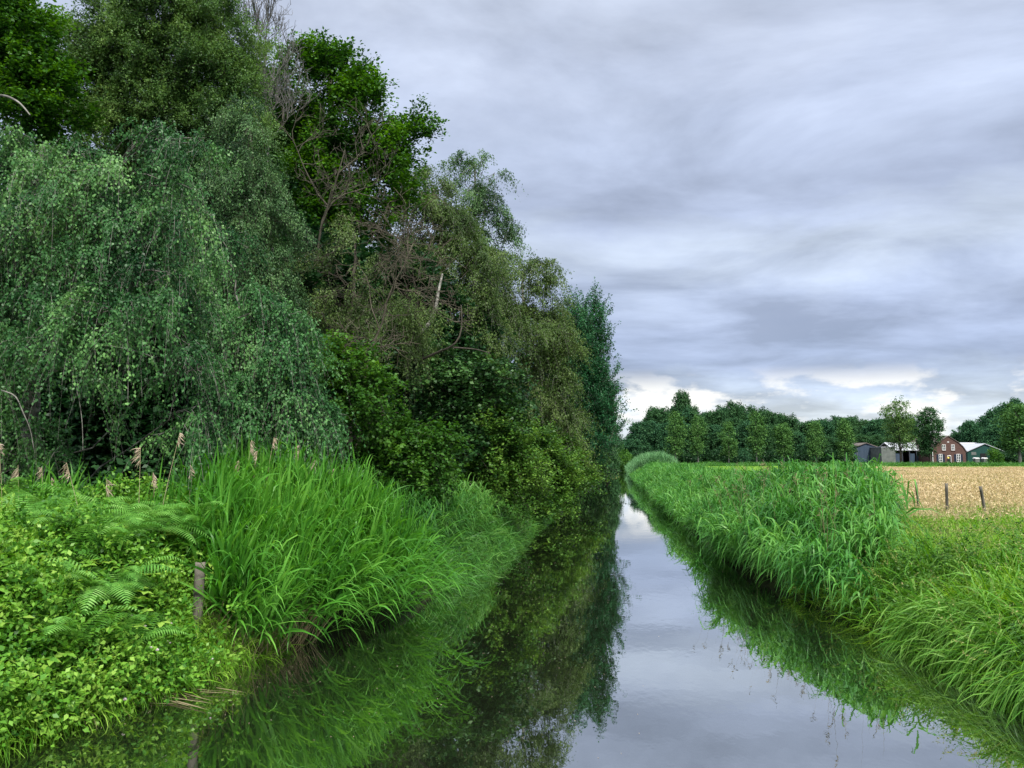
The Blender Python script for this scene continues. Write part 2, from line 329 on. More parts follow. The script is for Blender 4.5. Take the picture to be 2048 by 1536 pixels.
def foliage(buf, tw, style, P, out, scale=1.0, lscale=1.0, twig=True, ct=None):
    (a, u, j), lr, dr, nl, (lL, lW), mode, spread = STY[style][:7]
    n = len(P)
    D = unit(out*a + Z*u + rng.normal(size=(n, 3))*j)
    L = rng.uniform(*lr, n)*scale; dp = rng.uniform(*dr, n)
    t = rng.uniform(.06, 1, (n, nl))
    pos = P[:, None] + D[:, None]*(L[:, None]*t)[..., None]; pos[..., 2] -= dp[:, None]*L[:, None]*t**2
    tan = np.repeat(D[:, None], nl, 1); tan[..., 2] -= 2*dp[:, None]*t; tan = unit(tan)
    rn = rng.normal(size=(n, nl, 3)); rn2 = rng.normal(size=(n, nl, 3))
    pos = pos + rn2*spread*lscale
    o_ = out[:, None]; rn2 = rng.normal(size=(n, nl, 3))
    if mode == 'hang': ld = unit(.5*tan + .55*rn - Z*.75); nn = .55*rn2 + .5*Z + .7*o_
    elif mode == 'flat': ld = unit(.5*tan + rn*np.array((1, 1, .35)) - Z*.1); nn = Z*.9 + .5*rn2 + .35*o_
    else: ld = unit(.5*tan + .8*rn); nn = .55*rn2 + .7*Z + .6*o_
    S = unit(np.cross(ld, nn)); nn = np.cross(S, ld)
    sz = rng.uniform(.7, 1.25, (n, nl))*lscale
    tint = np.clip((rng.uniform(.2, .8, (n, 1)) if ct is None else ct[:, None]+(rng.random((n, 1))-.5)*.25)+(rng.random((n, nl))-.5)*.32, 0, 1)
    leaves(buf, pos, ld, S, nn, lL*sz, lW*sz, tint)
    if twig and tw is not None:
        S1 = unit(np.cross(D, rng.normal(size=(n, 3))))
        k = 4; tt = np.linspace(0, 1, k)[None, :, None]
        pp = P[:, None]+D[:, None]*L[:, None, None]*tt; pp[..., 2] -= dp[:, None]*L[:, None]*tt[..., 0]**2
        wv = np.linspace(.0028, .0014, k)[None, :, None]*S1[:, None]*scale
        i_ = np.arange(n)[:, None]*k*2+np.arange(k-1)[None]*2
        tw.add(np.stack((pp-wv, pp+wv), 2), np.stack((i_, i_+1, i_+3, i_+2), -1), .5)

def make_tree(name, label, cat, style, leafm, bark, lobes, trunk, D, dens=1.0, lscale=1.0, scale=1.0, r0=.22, group=None, shell=.45, limbs=(), twigs=True, droplobes=True):
    """lobes: (photo x, y, half width, half height in photo pixels [, distance]) of the crown's masses at distance D; trunk: photo points from the foot up"""
    px = D/F
    pts = [at(x, y, d[0] if d else D*1.07) for x, y, *d in trunk]
    gz = float(ground_z(pts[0][0], pts[0][1])); foot = np.array((pts[0][0], pts[0][1], gz-.1))
    pts = [foot]+[q for q in pts if q[2] > gz+.3]
    root = empty(name, foot); tag(root, label, cat, group)
    tk, cr_ = Buf(), Buf()
    tp = resample(np.array(pts), 14); tp[1:-1] += rng.normal(size=(12, 3))*.05
    tubes(tk, tp[None], np.linspace(r0, r0*.3, 14)[None], 9, .5)
    for lb in lobes:
        x, y, rx, ry = lb[:4]; d = lb[4] if len(lb) > 4 else D
        c = at(x, y, d); R = np.array((rx*d/F, (rx+ry)*.5*d/F, ry*d/F))
        area = 4*math.pi*((R[0]*R[1])**1.6/3+(R[0]*R[2])**1.6/3+(R[1]*R[2])**1.6/3)**(1/1.6)
        n_ = int(max(6, area*dens*58/(scale**1.3)))
        ns, sL, sd_, su, sj = STY[style][7:]; nc = max(4, n_//ns)
        cd_ = sphere(nc); cd_[:, 2] += .15; cd_ = unit(cd_); rad = (shell+(1-shell)*rng.random(nc)**.45)*lumpy(cd_, int(abs(x)*7+abs(y)), .2 if style in ('hazel', 'shrub') else .13)*.92
        cc = c+(cd_*R*rad[:, None])@AX
        so_ = unit(cd_@AX+Z*su+rng.normal(size=(nc, 3))*.35); tq = rng.random((nc, ns))**.8; sl_ = sL*scale*rng.uniform(.6, 1.3, (nc, 1))
        P = cc[:, None]+so_[:, None]*((tq-.35)*sl_)[..., None]+rng.normal(size=(nc, ns, 3))*sj*scale; P[..., 2] -= sd_*sl_*tq**2
        P = P.reshape(-1, 3); dr = np.repeat(unit(cd_@AX*.6+so_*.6), ns, 0); ct = np.repeat(rng.uniform(.12, .78, nc), ns)
        P[:, 2] = np.maximum(P[:, 2], ground_z(P[:, 0], P[:, 1])+.25); n_ = len(P)
        foliage(cr_, tk if twigs else None, style, P, dr, scale, lscale, ct=ct)
        # limb from the trunk into the mass, then branches through it
        k = int(np.argmin(np.linalg.norm(tp-(c-Z*np.linalg.norm(tp[:, :2].mean(0)-c[:2])*.5), axis=1)))
        a_ = tp[k]; rl = max(.02, min(r0*.45, .035*R.mean()))
        lp = curve_pts(a_, c, 9, .06, .10)
        tubes(tk, lp[None], np.linspace(rl, rl*.45, 9)[None], 6)
        nb = int(min(40, 5+area*.8)); sel = rng.choice(n_, min(nb, n_), False)
        st = lp[rng.integers(5, 9, len(sel))]
        Ps = np.stack([curve_pts(s_, P[q], 5, .05, .10) for s_, q in zip(st, sel)])
        tubes(tk, Ps, np.tile(np.linspace(rl*.4, .006, 5), (len(sel), 1)), 4)
    for pl, r1_ in limbs:
        q = resample(np.array([at(*v) for v in pl]), 12)
        tubes(tk, q[None], np.linspace(r1_, r1_*.4, 12)[None], 7)
    tr_o = tk.build('trunk', bark, root, foot); cr_o = cr_.build('crown', leafm, root, foot)
    return root

def bare_tree(name, label, mat, trunk, D, r0, levels, lens, spreadv, upv, trunk_from=.3, kids=(9, 7, 6), stubs=0):
    pts = np.array([at(x, y, d[0] if d else D) for x, y, *d in trunk]); gz = float(ground_z(pts[0, 0], pts[0, 1])); pts[0, 2] = gz-.1
    root = empty(name, pts[0]); tag(root, label, 'dead tree')
    tk = Buf(); tp = resample(pts, 16); tp[1:-1] += rng.normal(size=(14, 3))*.05
    tubes(tk, tp[None], np.linspace(r0, r0*.25, 16)[None], 8)
    lines = tp[None]; tb = Buf()
    rad = r0*.4
    for lv in range(levels):
        n_, k, _ = lines.shape; m_ = kids[lv]
        tt = rng.uniform(trunk_from if lv == 0 else .25, 1, (n_, m_))*(k-1); i0 = np.minimum(tt.astype(int), k-2); fr = (tt-i0)[..., None]
        ii = np.arange(n_)[:, None]
        P = (lines[ii, i0]*(1-fr)+lines[ii, i0+1]*fr).reshape(-1, 3); T = unit(lines[ii, i0+1]-lines[ii, i0]).reshape(-1, 3)
        Dd = unit(T*.55+rng.normal(size=P.shape)*spreadv+Z*upv); L = rng.uniform(.55, 1.15, len(P))*lens[lv]
        kk = 6; q = np.empty((len(P), kk, 3)); q[:, 0] = P; d_ = Dd
        for s_ in range(1, kk):
            d_ = unit(d_+rng.normal(size=d_.shape)*.22+Z*upv*.15); q[:, s_] = q[:, s_-1]+d_*(L/(kk-1))[:, None]
        r_in = max(rad, .008); rad *= .5
        tubes(tb, q, np.tile(np.linspace(r_in, max(rad*.5, .005), kk), (len(P), 1)), 4)
        lines = q
    tk.build('trunk', mat, root, pts[0]); tb.build('branches', mat, root, pts[0])
    return root

AX = np.array(((RIGHT[0], RIGHT[1], 0), (-RIGHT[1], RIGHT[0], 0), (0, 0, 1.)))
MAKE = make_tree
G_OAK = None
# --- the wood along the far bank, nearest first
MAKE('weeping_birch', 'big blue-green weeping birch with curtains of hanging twigs down to the reeds', 'tree', 'weep', M['birch_blue'], M['bark_birch'],
     [(50, 270, 55, 35), (20, 350, 70, 60), (-30, 450, 60, 90), (140, 310, 60, 28), (320, 268, 65, 24), (395, 285, 25, 16), (230, 340, 75, 32), (320, 350, 60, 45), (120, 400, 80, 50), (230, 430, 80, 45), (340, 440, 50, 50),
      (50, 500, 80, 55), (170, 520, 85, 50, 14), (290, 540, 85, 50, 13.6), (90, 610, 80, 50, 13.6), (220, 620, 90, 50, 13.2), (340, 620, 70, 45, 13), (20, 690, 55, 60), (110, 700, 50, 26, 13.2), (370, 720, 45, 45, 13.2), (410, 800, 30, 55, 13.4), (60, 850, 50, 40, 14), (110, 900, 45, 35, 14), (20, 910, 50, 40, 14), (-80, 650, 60, 200)],
     [(60, 960), (70, 700), (50, 450), (90, 290)], 14.5, .85, 1.0, 1.0, .2,
     limbs=[([(60, 700, 14.4), (105, 680, 13.6), (170, 690, 13.3), (240, 690, 13.2), (310, 715, 13)], .022), ([(100, 670, 13.6), (125, 700, 13.3), (150, 760, 13.2), (165, 830, 13.1), (166, 900, 13.1)], .012), ([(-10, 190, 14.5), (15, 192, 14.3), (40, 205, 14.2), (60, 230, 14.2)], .03),
            ([(0, 780, 13.2), (35, 790, 13.1), (42, 820, 13), (60, 850, 13), (68, 900, 13)], .014)])
MAKE('weeping_birch', 'weeping birch with bright fountain-like lobes beside the dead brown tree', 'tree', 'weep', M['birch_mid'], M['bark_birch'],
     [(415, 455, 45, 28, 16.5), (450, 520, 40, 30, 15.8), (500, 590, 45, 28), (545, 620, 50, 28), (430, 620, 45, 40), (585, 680, 35, 40), (470, 690, 55, 40), (540, 710, 50, 45), (610, 770, 30, 55), (490, 790, 45, 50, 15.2), (560, 800, 45, 50, 15.2), (600, 860, 45, 45), (640, 830, 20, 50), (530, 870, 45, 40), (450, 870, 30, 40)],
     [(520, 960), (510, 800), (490, 680), (480, 640)], 15.6, 1.15, 1.05, 1.0, .15)
MAKE('oak_tree', 'oak with big glossy leaf clumps rising above the weeping birch at the frame edge', 'tree', 'oak', M['oak'], M['bark_dark'],
     [(30, 60, 60, 45), (60, 130, 55, 45), (10, 170, 55, 50), (95, 180, 50, 40), (60, 230, 60, 45), (120, 235, 35, 30), (-60, 120, 80, 120), (-40, -30, 110, 60), (20, 10, 40, 30), (60, 90, 40, 25)],
     [(-40, 950), (-40, 500), (-20, 200), (10, 60)], 21, .7, 1.0, 1.0, .35)
MAKE('willow_tree', 'tallest loose-leaved pale green tree, its top cut by the picture edge', 'tree', 'airy', M['airy'], M['bark_dark'],
     [(150, 100, 55, 45), (230, 60, 70, 50), (330, 40, 75, 55), (420, 60, 70, 50), (470, 110, 50, 45), (250, 130, 80, 60), (350, 130, 90, 60), (440, 170, 70, 60), (190, 190, 75, 60), (300, 210, 90, 60), (410, 250, 70, 55), (480, 240, 55, 60), (230, 270, 80, 50), (330, -40, 110, 50), (140, 160, 45, 50)],
     [(330, 950), (325, 600), (320, 350), (330, 120), (330, -20)], 25, 1.0, 1.0, 1.0, .3)
MAKE('silver_birch', 'grey-green birch with a dark trunk between the pale tall tree and the dead tree', 'tree', 'weepfine', M['birch_grey'], M['bark_dark'],
     [(480, 340, 55, 70), (430, 390, 55, 60), (520, 430, 55, 70), (460, 480, 60, 60), (530, 530, 50, 60), (480, 590, 60, 60), (400, 540, 50, 60), (550, 600, 40, 60), (500, 250, 40, 60)],
     [(540, 960), (530, 700), (505, 480), (500, 260)], 21, 1.0, .85, 1.0, .18)
MAKE('oak_tree', 'dark green oak with knobbly clumps and one bough reaching out into the sky', 'tree', 'oak', M['oak'], M['bark_dark'],
     [(640, 120, 40, 28), (690, 130, 34, 34), (590, 130, 34, 28), (570, 190, 45, 45), (650, 180, 45, 34), (725, 190, 45, 38), (770, 225, 28, 22), (690, 250, 55, 40), (600, 260, 50, 45), (765, 300, 55, 38), (835, 272, 30, 18), (800, 335, 32, 26), (700, 340, 60, 45), (620, 360, 55, 45), (790, 395, 32, 26), (740, 420, 55, 42), (660, 450, 60, 45), (770, 340, 30, 40)],
     [(700, 950), (690, 700), (680, 450), (670, 250), (660, 140)], 31, .62, 1.25, 1.35, .4)
MAKE('silver_birch', 'olive birch standing behind the dead brown tree', 'tree', 'weepfine', M['birch_olive'], M['bark_birch'],
     [(860, 360, 38, 22), (840, 410, 42, 34), (900, 440, 55, 40), (880, 510, 60, 45), (960, 530, 55, 45), (810, 500, 45, 40), (830, 580, 55, 45), (930, 610, 60, 45), (770, 560, 45, 40), (880, 680, 55, 40), (970, 660, 45, 45), (700, 540, 50, 40, 31), (740, 480, 45, 34, 33), (660, 610, 45, 40, 30), (730, 640, 60, 40, 30), (800, 650, 50, 40, 31)],
     [(850, 950), (830, 690), (870, 590), (885, 480), (865, 370)], 36, 1.0, 1.3, 1.3, .22,
     limbs=[([(835, 672, 27), (858, 650, 27), (868, 636, 27), (874, 605, 27), (877, 580, 27.2), (885, 548, 27.6)], .085)])
MAKE('silver_birch', 'slender dark birch whose drooping top stands alone against the clouds', 'tree', 'weepfine', M['birch_grey'], M['bark_birch'],
     [(930, 320, 22, 20), (965, 325, 30, 22), (990, 345, 14, 26), (940, 370, 34, 28), (975, 400, 26, 28), (950, 430, 40, 30), (1000, 460, 26, 26), (960, 480, 40, 30), (1015, 465, 14, 20)],
     [(940, 950), (945, 700), (950, 500), (950, 330)], 40, .36, 1.35, 1.3, .16)
MAKE('silver_birch', 'wide olive birch sloping down towards the poplar at the water', 'tree', 'weepfine', M['birch_olive'], M['bark_birch'],
     [(1040, 525, 38, 22), (1085, 530, 28, 22), (1020, 580, 55, 40), (1085, 585, 30, 36), (1050, 650, 60, 45), (990, 650, 45, 45), (1100, 660, 32, 45), (1010, 730, 60, 45), (1080, 740, 45, 45), (1120, 780, 38, 34), (1040, 800, 60, 40), (970, 770, 45, 45), (1100, 830, 45, 34), (1125, 710, 26, 40), (1135, 800, 26, 40), (1130, 870, 30, 34)],
     [(1060, 935), (1060, 800), (1050, 680), (1045, 550)], 45, .66, 1.55, 1.6, .22)
MAKE('poplar_tree', 'dark teal poplar with upright leafy shoots leaning over the canal', 'tree', 'poplar', M['poplar'], M['bark_grey'],
     [(1134, 675, 9, 44), (1150, 645, 5, 34), (1167, 665, 7, 44), (1190, 640, 5, 34), (1184, 690, 9, 36), (1203, 632, 3, 22), (1210, 705, 7, 26), (1216, 770, 8, 24), (1222, 820, 10, 20), (1226, 860, 10, 30), (1205, 790, 8, 24), (1208, 850, 9, 26), (1115, 690, 10, 30), (1160, 700, 40, 45), (1178, 720, 14, 30), (1165, 760, 32, 36), (1130, 740, 40, 50), (1160, 810, 50, 45), (1190, 810, 20, 40), (1150, 870, 50, 45), (1185, 870, 22, 40), (1110, 800, 40, 60), (1100, 720, 34, 50), (1195, 760, 12, 40), (1202, 820, 12, 40), (1200, 890, 16, 36), (1120, 880, 40, 50)],
     [(1118, 940), (1135, 830), (1155, 720), (1165, 620)], 50, .62, .8, 1.3, .25)
bare_tree('dead_tree', 'leafless brown tree with a forked leaning trunk and dense dry twigs', M['dead_twig'], [(640, 960), (615, 620), (640, 450), (670, 370), (690, 300)], 25, .08, 4, (2.3, 1.3, .8, .5), .5, .34, .35, (10, 5, 4, 3))
bare_tree('dead_tree', 'reddish-brown dead tree, its twigs spread sideways above the hazel bushes', M['dead_red'], [(690, 960, 21), (735, 715, 21), (790, 560, 21), (830, 480, 22)], 21, .055, 4, (1.9, 1.1, .7, .45), .7, .0, .25, (12, 5, 4, 3))
bare_tree('dead_tree', 'pale bare treetop of fine grey twigs sticking up into the sky', M['pale_twig'], [(560, 960), (545, 500), (530, 250), (532, 90)], 28, .07, 4, (2.6, 1.6, 1.0, .5), .28, .55, .75, (14, 6, 4, 3))
MAKE('dying_birch', 'half-dead birch with thin browning leaves among the reddish dead twigs', 'tree', 'weepfine', M['brown_olive'], M['bark_dark'],
     [(640, 520, 45, 40), (710, 470, 50, 34), (770, 520, 45, 34), (700, 580, 55, 40), (760, 620, 55, 34), (650, 640, 40, 40), (820, 600, 40, 30), (800, 670, 50, 30), (720, 680, 45, 30), (850, 640, 40, 34)],
     [(700, 960), (700, 720), (705, 560), (710, 470)], 24, .3, 1.0, 1.15, .12)
# undergrowth shrubs on the bank
MAKE('hazel_bush', 'hazel bush with light green leaves below the reddish dead tree', 'shrub', 'hazel', M['hazel'], M['bark_dark'],
     [(700, 755, 50, 34), (755, 785, 40, 26), (680, 800, 50, 30), (650, 720, 35, 34), (730, 830, 40, 22)], [(700, 970), (710, 850), (720, 770)], 18.5, 1.0, 1.0, 1.0, .06)
MAKE('hazel_bush', 'low hazel bush with the brightest yellow-green leaves, next to the reeds', 'shrub', 'hazel', M['hazel'], M['bark_dark'],
     [(820, 880, 50, 24), (790, 910, 60, 36), (740, 935, 60, 34), (860, 890, 30, 24), (700, 950, 40, 26), (840, 930, 45, 34)], [(790, 985), (790, 930), (800, 890)], 19.5, 1.1, 1.05, 1.0, .05)
MAKE('maple_shrub', 'dark maple-like shrub under the pale curved bare branch', 'shrub', 'hazel', M['maple'], M['bark_dark'],
     [(900, 780, 55, 40), (960, 800, 55, 34), (890, 840, 50, 40), (970, 850, 50, 40), (930, 730, 50, 30), (1000, 760, 34, 30)], [(910, 970), (920, 850), (930, 760)], 27, .65, 1.4, 1.3, .1,
     limbs=[([(838, 722, 24), (880, 702, 23.5), (915, 690, 23.3), (925, 660, 23.3), (922, 610, 23.5)], .045), ([(905, 695, 23.4), (950, 698, 23), (980, 706, 22.8)], .03)])
MAKE('hazel_bush', 'rounded olive bush behind the grassy mound of the bank', 'shrub', 'shrub', M['shrub'], M['bark_dark'],
     [(990, 870, 55, 28), (950, 910, 55, 34), (1020, 910, 50, 38), (980, 960, 60, 34), (1040, 960, 40, 34)], [(990, 985), (985, 930), (985, 880)], 27, 1.0, 1.3, 1.2, .06)
MAKE('hazel_bush', 'yellowish bush overhanging the water just before the poplar', 'shrub', 'shrub', M['shrub'], M['bark_dark'],
     [(1060, 890, 40, 26), (1090, 930, 40, 34), (1060, 970, 45, 34), (1115, 970, 28, 26), (1080, 1000, 38, 20)], [(1070, 985), (1075, 940), (1070, 900)], 34, 1.0, 1.5, 1.25, .06)
MAKE('hazel_bush', 'small bushy shrub at the water edge right under the poplar', 'shrub', 'shrub', M['shrub'], M['bark_dark'],
     [(1130, 920, 30, 30), (1150, 950, 24, 20), (1110, 950, 34, 26), (1160, 965, 18, 10)], [(1118, 962), (1125, 930)], 44, 1.0, 1.8, 1.5, .06)
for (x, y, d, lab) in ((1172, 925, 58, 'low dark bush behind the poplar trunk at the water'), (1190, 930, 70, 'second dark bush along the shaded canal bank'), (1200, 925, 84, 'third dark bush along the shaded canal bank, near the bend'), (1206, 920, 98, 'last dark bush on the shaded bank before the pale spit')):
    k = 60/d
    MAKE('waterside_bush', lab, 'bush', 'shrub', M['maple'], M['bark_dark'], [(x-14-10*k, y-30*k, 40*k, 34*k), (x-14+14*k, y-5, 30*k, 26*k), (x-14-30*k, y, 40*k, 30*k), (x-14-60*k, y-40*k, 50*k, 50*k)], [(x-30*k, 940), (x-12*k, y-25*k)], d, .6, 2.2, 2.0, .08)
# trees inside the wood, its inner shade put into their dark leaf colour: what shows through the gaps of the front row
dk = 'tree with shade painted into its leaf colour deep inside the wood behind the front row'
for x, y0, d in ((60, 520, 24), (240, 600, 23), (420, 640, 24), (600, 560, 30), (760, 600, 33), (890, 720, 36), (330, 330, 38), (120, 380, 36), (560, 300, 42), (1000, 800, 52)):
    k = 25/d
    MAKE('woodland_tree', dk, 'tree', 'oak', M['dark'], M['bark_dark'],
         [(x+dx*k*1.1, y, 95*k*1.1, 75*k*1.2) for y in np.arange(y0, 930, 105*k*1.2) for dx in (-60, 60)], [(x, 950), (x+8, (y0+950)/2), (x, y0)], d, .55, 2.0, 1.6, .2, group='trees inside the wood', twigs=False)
b = Buf()
# ------------------------------------------------------------------ far trees
def far_tree(name, style_r, mat, h, rw, n_lobes, trunk_h, seed, narrow=False, ls=1.0):
    "a tree of unit parts at the origin, used through copies"
    global rng
    keep = rng; rng = np.random.default_rng(seed)
    root = empty(name, (0, 0, 0)); tk, cr_ = Buf(), Buf()
    tp = curve_pts((0, 0, -.2), (rng.normal()*.15, rng.normal()*.15, h*.85), 9, 0, .012, rng)
    tubes(tk, tp[None], np.linspace(h*.017+.03, .04, 9)[None], 7)
    for k in range(n_lobes):
        tz = (k+.5)/n_lobes; z = trunk_h+(h-trunk_h)*tz
        w_ = rw*math.sqrt(max(.05, 1-((tz-.42)/.66)**2))*rng.uniform(.8, 1.08)
        for q in range(1 if narrow else 3):
            a_ = rng.uniform(0, 6.28); off = 0.15 if narrow else .55
            c = np.array((math.cos(a_)*w_*off, math.sin(a_)*w_*off, z+rng.normal()*.2))
            R = np.array((w_*.62, w_*.62, (h-trunk_h)/n_lobes*(.75 if narrow else .9)))
            if narrow: R[:2] = w_*.85
            n_ = int(10+ (R[0]*R[2])*16*style_r)
            dr = sphere(n_); P = c+dr*R*((.4+.6*rng.random(n_)**.6)*lumpy(dr, seed+k*7+q, .13))[:, None]
            foliage(cr_, None, 'far', P, dr, .55, ls)
            tubes(tk, curve_pts(tp[min(8, int(1+tz*6))], c, 5, .05, .08, rng)[None], np.linspace(.07, .025, 5)[None], 5)
    kids = [tk.build('trunk', M['bark_grey'] if narrow else M['bark_dark'], root), cr_.build('crown', mat, root)]
    rng = keep
    return root, kids
def place(proto, px, D, top, wpx=None, label=None, cat='tree', group=None, base_h=None, used=set()):
    root, kids, h, rw = proto
    p_ = at(px, 911, D); gz = float(ground_z(p_[0], p_[1])); p_[2] = gz-.05
    s = (at(px, top, D)[2]-gz)/h; sw = (wpx*D/F/rw) if wpx else s
    if root.name not in used:
        used.add(root.name); o = root; o.location = tuple(p_); o.scale = (sw, sw, s); o.rotation_euler = (0, 0, rng.uniform(0, 6.28))
    else: o = copy_tree(root, kids, p_, rng.uniform(0, 6.28), (sw, sw, s))
    tag(o, label, cat, group)
    return o
A = [(*far_tree('broadleaf_tree', 1.0, M['far1'] if k % 2 else M['far2'], 14, 4.2, 5, 2.0, 11+k, ls=.9), 14, 4.2) for k in range(4)]
B_ = [(*far_tree('row_tree', 1.6, M['row'], 9, 1.9, 7, 2.0, 31+k, True, ls=.62), 9, 1.9) for k in range(3)]
rowl = ['young avenue tree nearest the dense wood edge, low full crown', 'slim young avenue tree with a pale bare stem, second along', 'short young avenue tree, beside the small dark conifer', 'tallest young avenue tree with a slightly tilted stem',
        'young avenue tree in front of the tallest crowns of the wood', 'young avenue tree with a broad egg-shaped crown', 'last young avenue tree of the row, beside the blue-grey barn']
for k, (x, tp_, wx) in enumerate(((1351, 829, 20), (1396, 835, 16), (1457, 847, 17), (1513, 829, 19), (1568, 850, 20), (1632, 846, 17), (1690, 842, 18))):
    place(B_[k % 3], x, 165, tp_, wx, rowl[k], 'young tree', 'young avenue trees along the field')
gw = 'trees of the wood across the field'; lw_ = 'dark broadleaf tree massed in the wood behind the young avenue trees'
prof = np.array([(1236, 900), (1262, 868), (1290, 838), (1310, 822), (1345, 818), (1400, 824), (1440, 826), (1475, 816), (1510, 822), (1545, 832), (1600, 842), (1650, 850)])
for x in np.arange(1262, 1660, 21):
    place(A[int(rng.integers(0, 4))], x+rng.uniform(-5, 5), 205+rng.uniform(-8, 8), np.interp(x, prof[:, 0], prof[:, 1])+rng.uniform(-5, 6), 26, lw_, 'tree', gw)
for x in np.arange(1250, 1700, 27):
    place(A[int(rng.integers(0, 4))], x, 188+rng.uniform(-6, 6), np.interp(x, prof[:, 0], prof[:, 1])+26+rng.uniform(-6, 8), 26, lw_, 'tree', gw)
place(A[0], 1366, 200, 792, 20, 'tallest tree of the far wood, its crown sticking up above the rest', 'tree')
for x in np.arange(1630, 1850, 20):
    place(A[int(rng.integers(0, 4))], x, 300+rng.uniform(-10, 10), 842+rng.uniform(-4, 4), 25, 'hazy distant tree in the wood line beyond the barns', 'tree', 'distant trees beyond the barns')
for x in np.arange(1725, 1850, 16):
    place(A[1+2*int(rng.integers(0, 2))-1], x, 250, 872+rng.uniform(-5, 5), 18, 'pale green lower tree growing right behind the barn roofs', 'tree', 'low trees behind the barns')
prof2 = np.array([(1890, 872), (1915, 862), (1950, 845), (1975, 832), (2000, 825), (2025, 812), (2048, 806), (2120, 800)])
for x in np.arange(1893, 2130, 19):
    place(A[1 if rng.random() < .6 else 3], x, 240+rng.uniform(-8, 8), np.interp(x, prof2[:, 0], prof2[:, 1])+rng.uniform(-4, 5), 24, 'dark tree of the wood rising behind the green barn', 'tree', 'trees of the wood behind the farm')
for x in np.arange(1990, 2130, 24):
    place(A[int(rng.integers(0, 4))], x, 222, np.interp(x, prof2[:, 0], prof2[:, 1])+30+rng.uniform(-6, 6), 26, 'dark tree of the wood rising behind the green barn', 'tree', 'trees of the wood behind the farm')
place(B_[1], 2038, 172, 812, 36, 'tree with a pale straight stem standing by the dark hedge', 'tree')
W1 = (*far_tree('garden_birch', .6, M['airy'], 13, 3.9, 6, 3.6, 71, ls=.55), 13, 3.9)
W2 = (*far_tree('garden_poplar', 1.0, M['far2'], 12, 2.6, 7, 2.6, 72, ls=.6), 12, 2.6)
place(W1, 1801, 172, 803, 34, 'airy tall birch in front of the open shed', 'tree')
place(W2, 1861, 170, 820, 23, 'upright dark tree standing close beside the brick farmhouse', 'tree')
# left-bank trees far down the canal
place(A[2], 1214, 84, 812, 24, 'canal-side tree half hidden behind the poplar', 'tree')
place(A[0], 1222, 120, 850, 20, 'small light tree at the far bend of the canal', 'tree')
# low shrubs
b = Buf(); n_ = 5200; p_ = at(rng.uniform(1245, 1700, n_), 911, rng.uniform(176, 205, n_)); p_[:, 2] = 1.2+rng.random(n_)*2.6; dr = sphere(n_)
k = p_[:, 0] > 5; foliage(b, None, 'far', p_[k], dr[k], .5, .8)
p_ = at(rng.uniform(1985, 2150, 1500), 911, rng.uniform(196, 225, 1500)); p_[:, 2] = 1.2+rng.random(1500)*2.6; foliage(b, None, 'far', p_, sphere(1500), .5, .8)
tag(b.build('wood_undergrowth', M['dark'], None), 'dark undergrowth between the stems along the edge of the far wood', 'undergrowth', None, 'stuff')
S_ = (*far_tree('small_conifer', 2.2, M['far1'], 3.2, 1.2, 4, .1, 81, True, ls=.5), 3.2, 1.2)
place(S_, 1488, 150, 900, 11, 'small dark conifer standing alone at the field edge', 'conifer')
S2 = (*far_tree('garden_bush', 2.2, M['hazel'], 2.2, 1.3, 3, .1, 82, False, ls=.45), 2.2, 1.3)
place(S2, 1990, 168, 903, 13, 'yellow-green garden bush in front of the green barn', 'bush')
place(S2, 1240, 140, 908, 12, 'yellowish bush on the bank where the canal bends', 'bush')
place(S2, 1256, 138, 914, 10, 'smaller yellowish bush next to the canal bend', 'bush')

# ------------------------------------------------------------------ farm buildings (facades parallel to the picture plane)
def poly(name, verts, faces, mat, parent):
    me = bpy.data.meshes.new(name); me.from_pydata([tuple(map(float, v)) for v in verts], [], faces); me.update()
    return link(name, me, parent, mat)
def prism(prof, y0, y1):
    n_ = len(prof); v = [(x, y0, z) for x, z in prof]+[(x, y1, z) for x, z in prof]
    f = [tuple(range(n_)), tuple(range(2*n_-1, n_-1, -1))]+[(k, n_+k, n_+(k+1) % n_, (k+1) % n_) for k in range(n_)]
    return v, f
def boxes(bs):
    v, f = [], []
    for x0, x1, y0, y1, z0, z1 in bs:
        k = len(v); v += [(x, y, z) for z in (z0, z1) for y in (y0, y1) for x in (x0, x1)]
        f += [tuple(k+i for i in q) for q in ((0, 1, 5, 4), (1, 3, 7, 5), (3, 2, 6, 7), (2, 0, 4, 6), (4, 5, 7, 6), (0, 2, 3, 1))]
    return v, f
def box(name, bs, mat, parent): return poly(name, *boxes(bs if isinstance(bs[0], (tuple, list)) else [bs]), mat, parent)
def slab(path, y0, y1, th):
    "a roof skin of thickness th laid on the profile path"
    p = np.array(path, float); n_ = len(p); tg = np.gradient(p, axis=0); nm = unit(np.stack((-tg[:, 1], tg[:, 0]), 1)); nm *= np.sign(nm[:, 1:2]+1e-6)
    return prism(list(map(tuple, p+.01*nm))+list(map(tuple, (p+(th+.01)*nm)[::-1])), y0, y1)

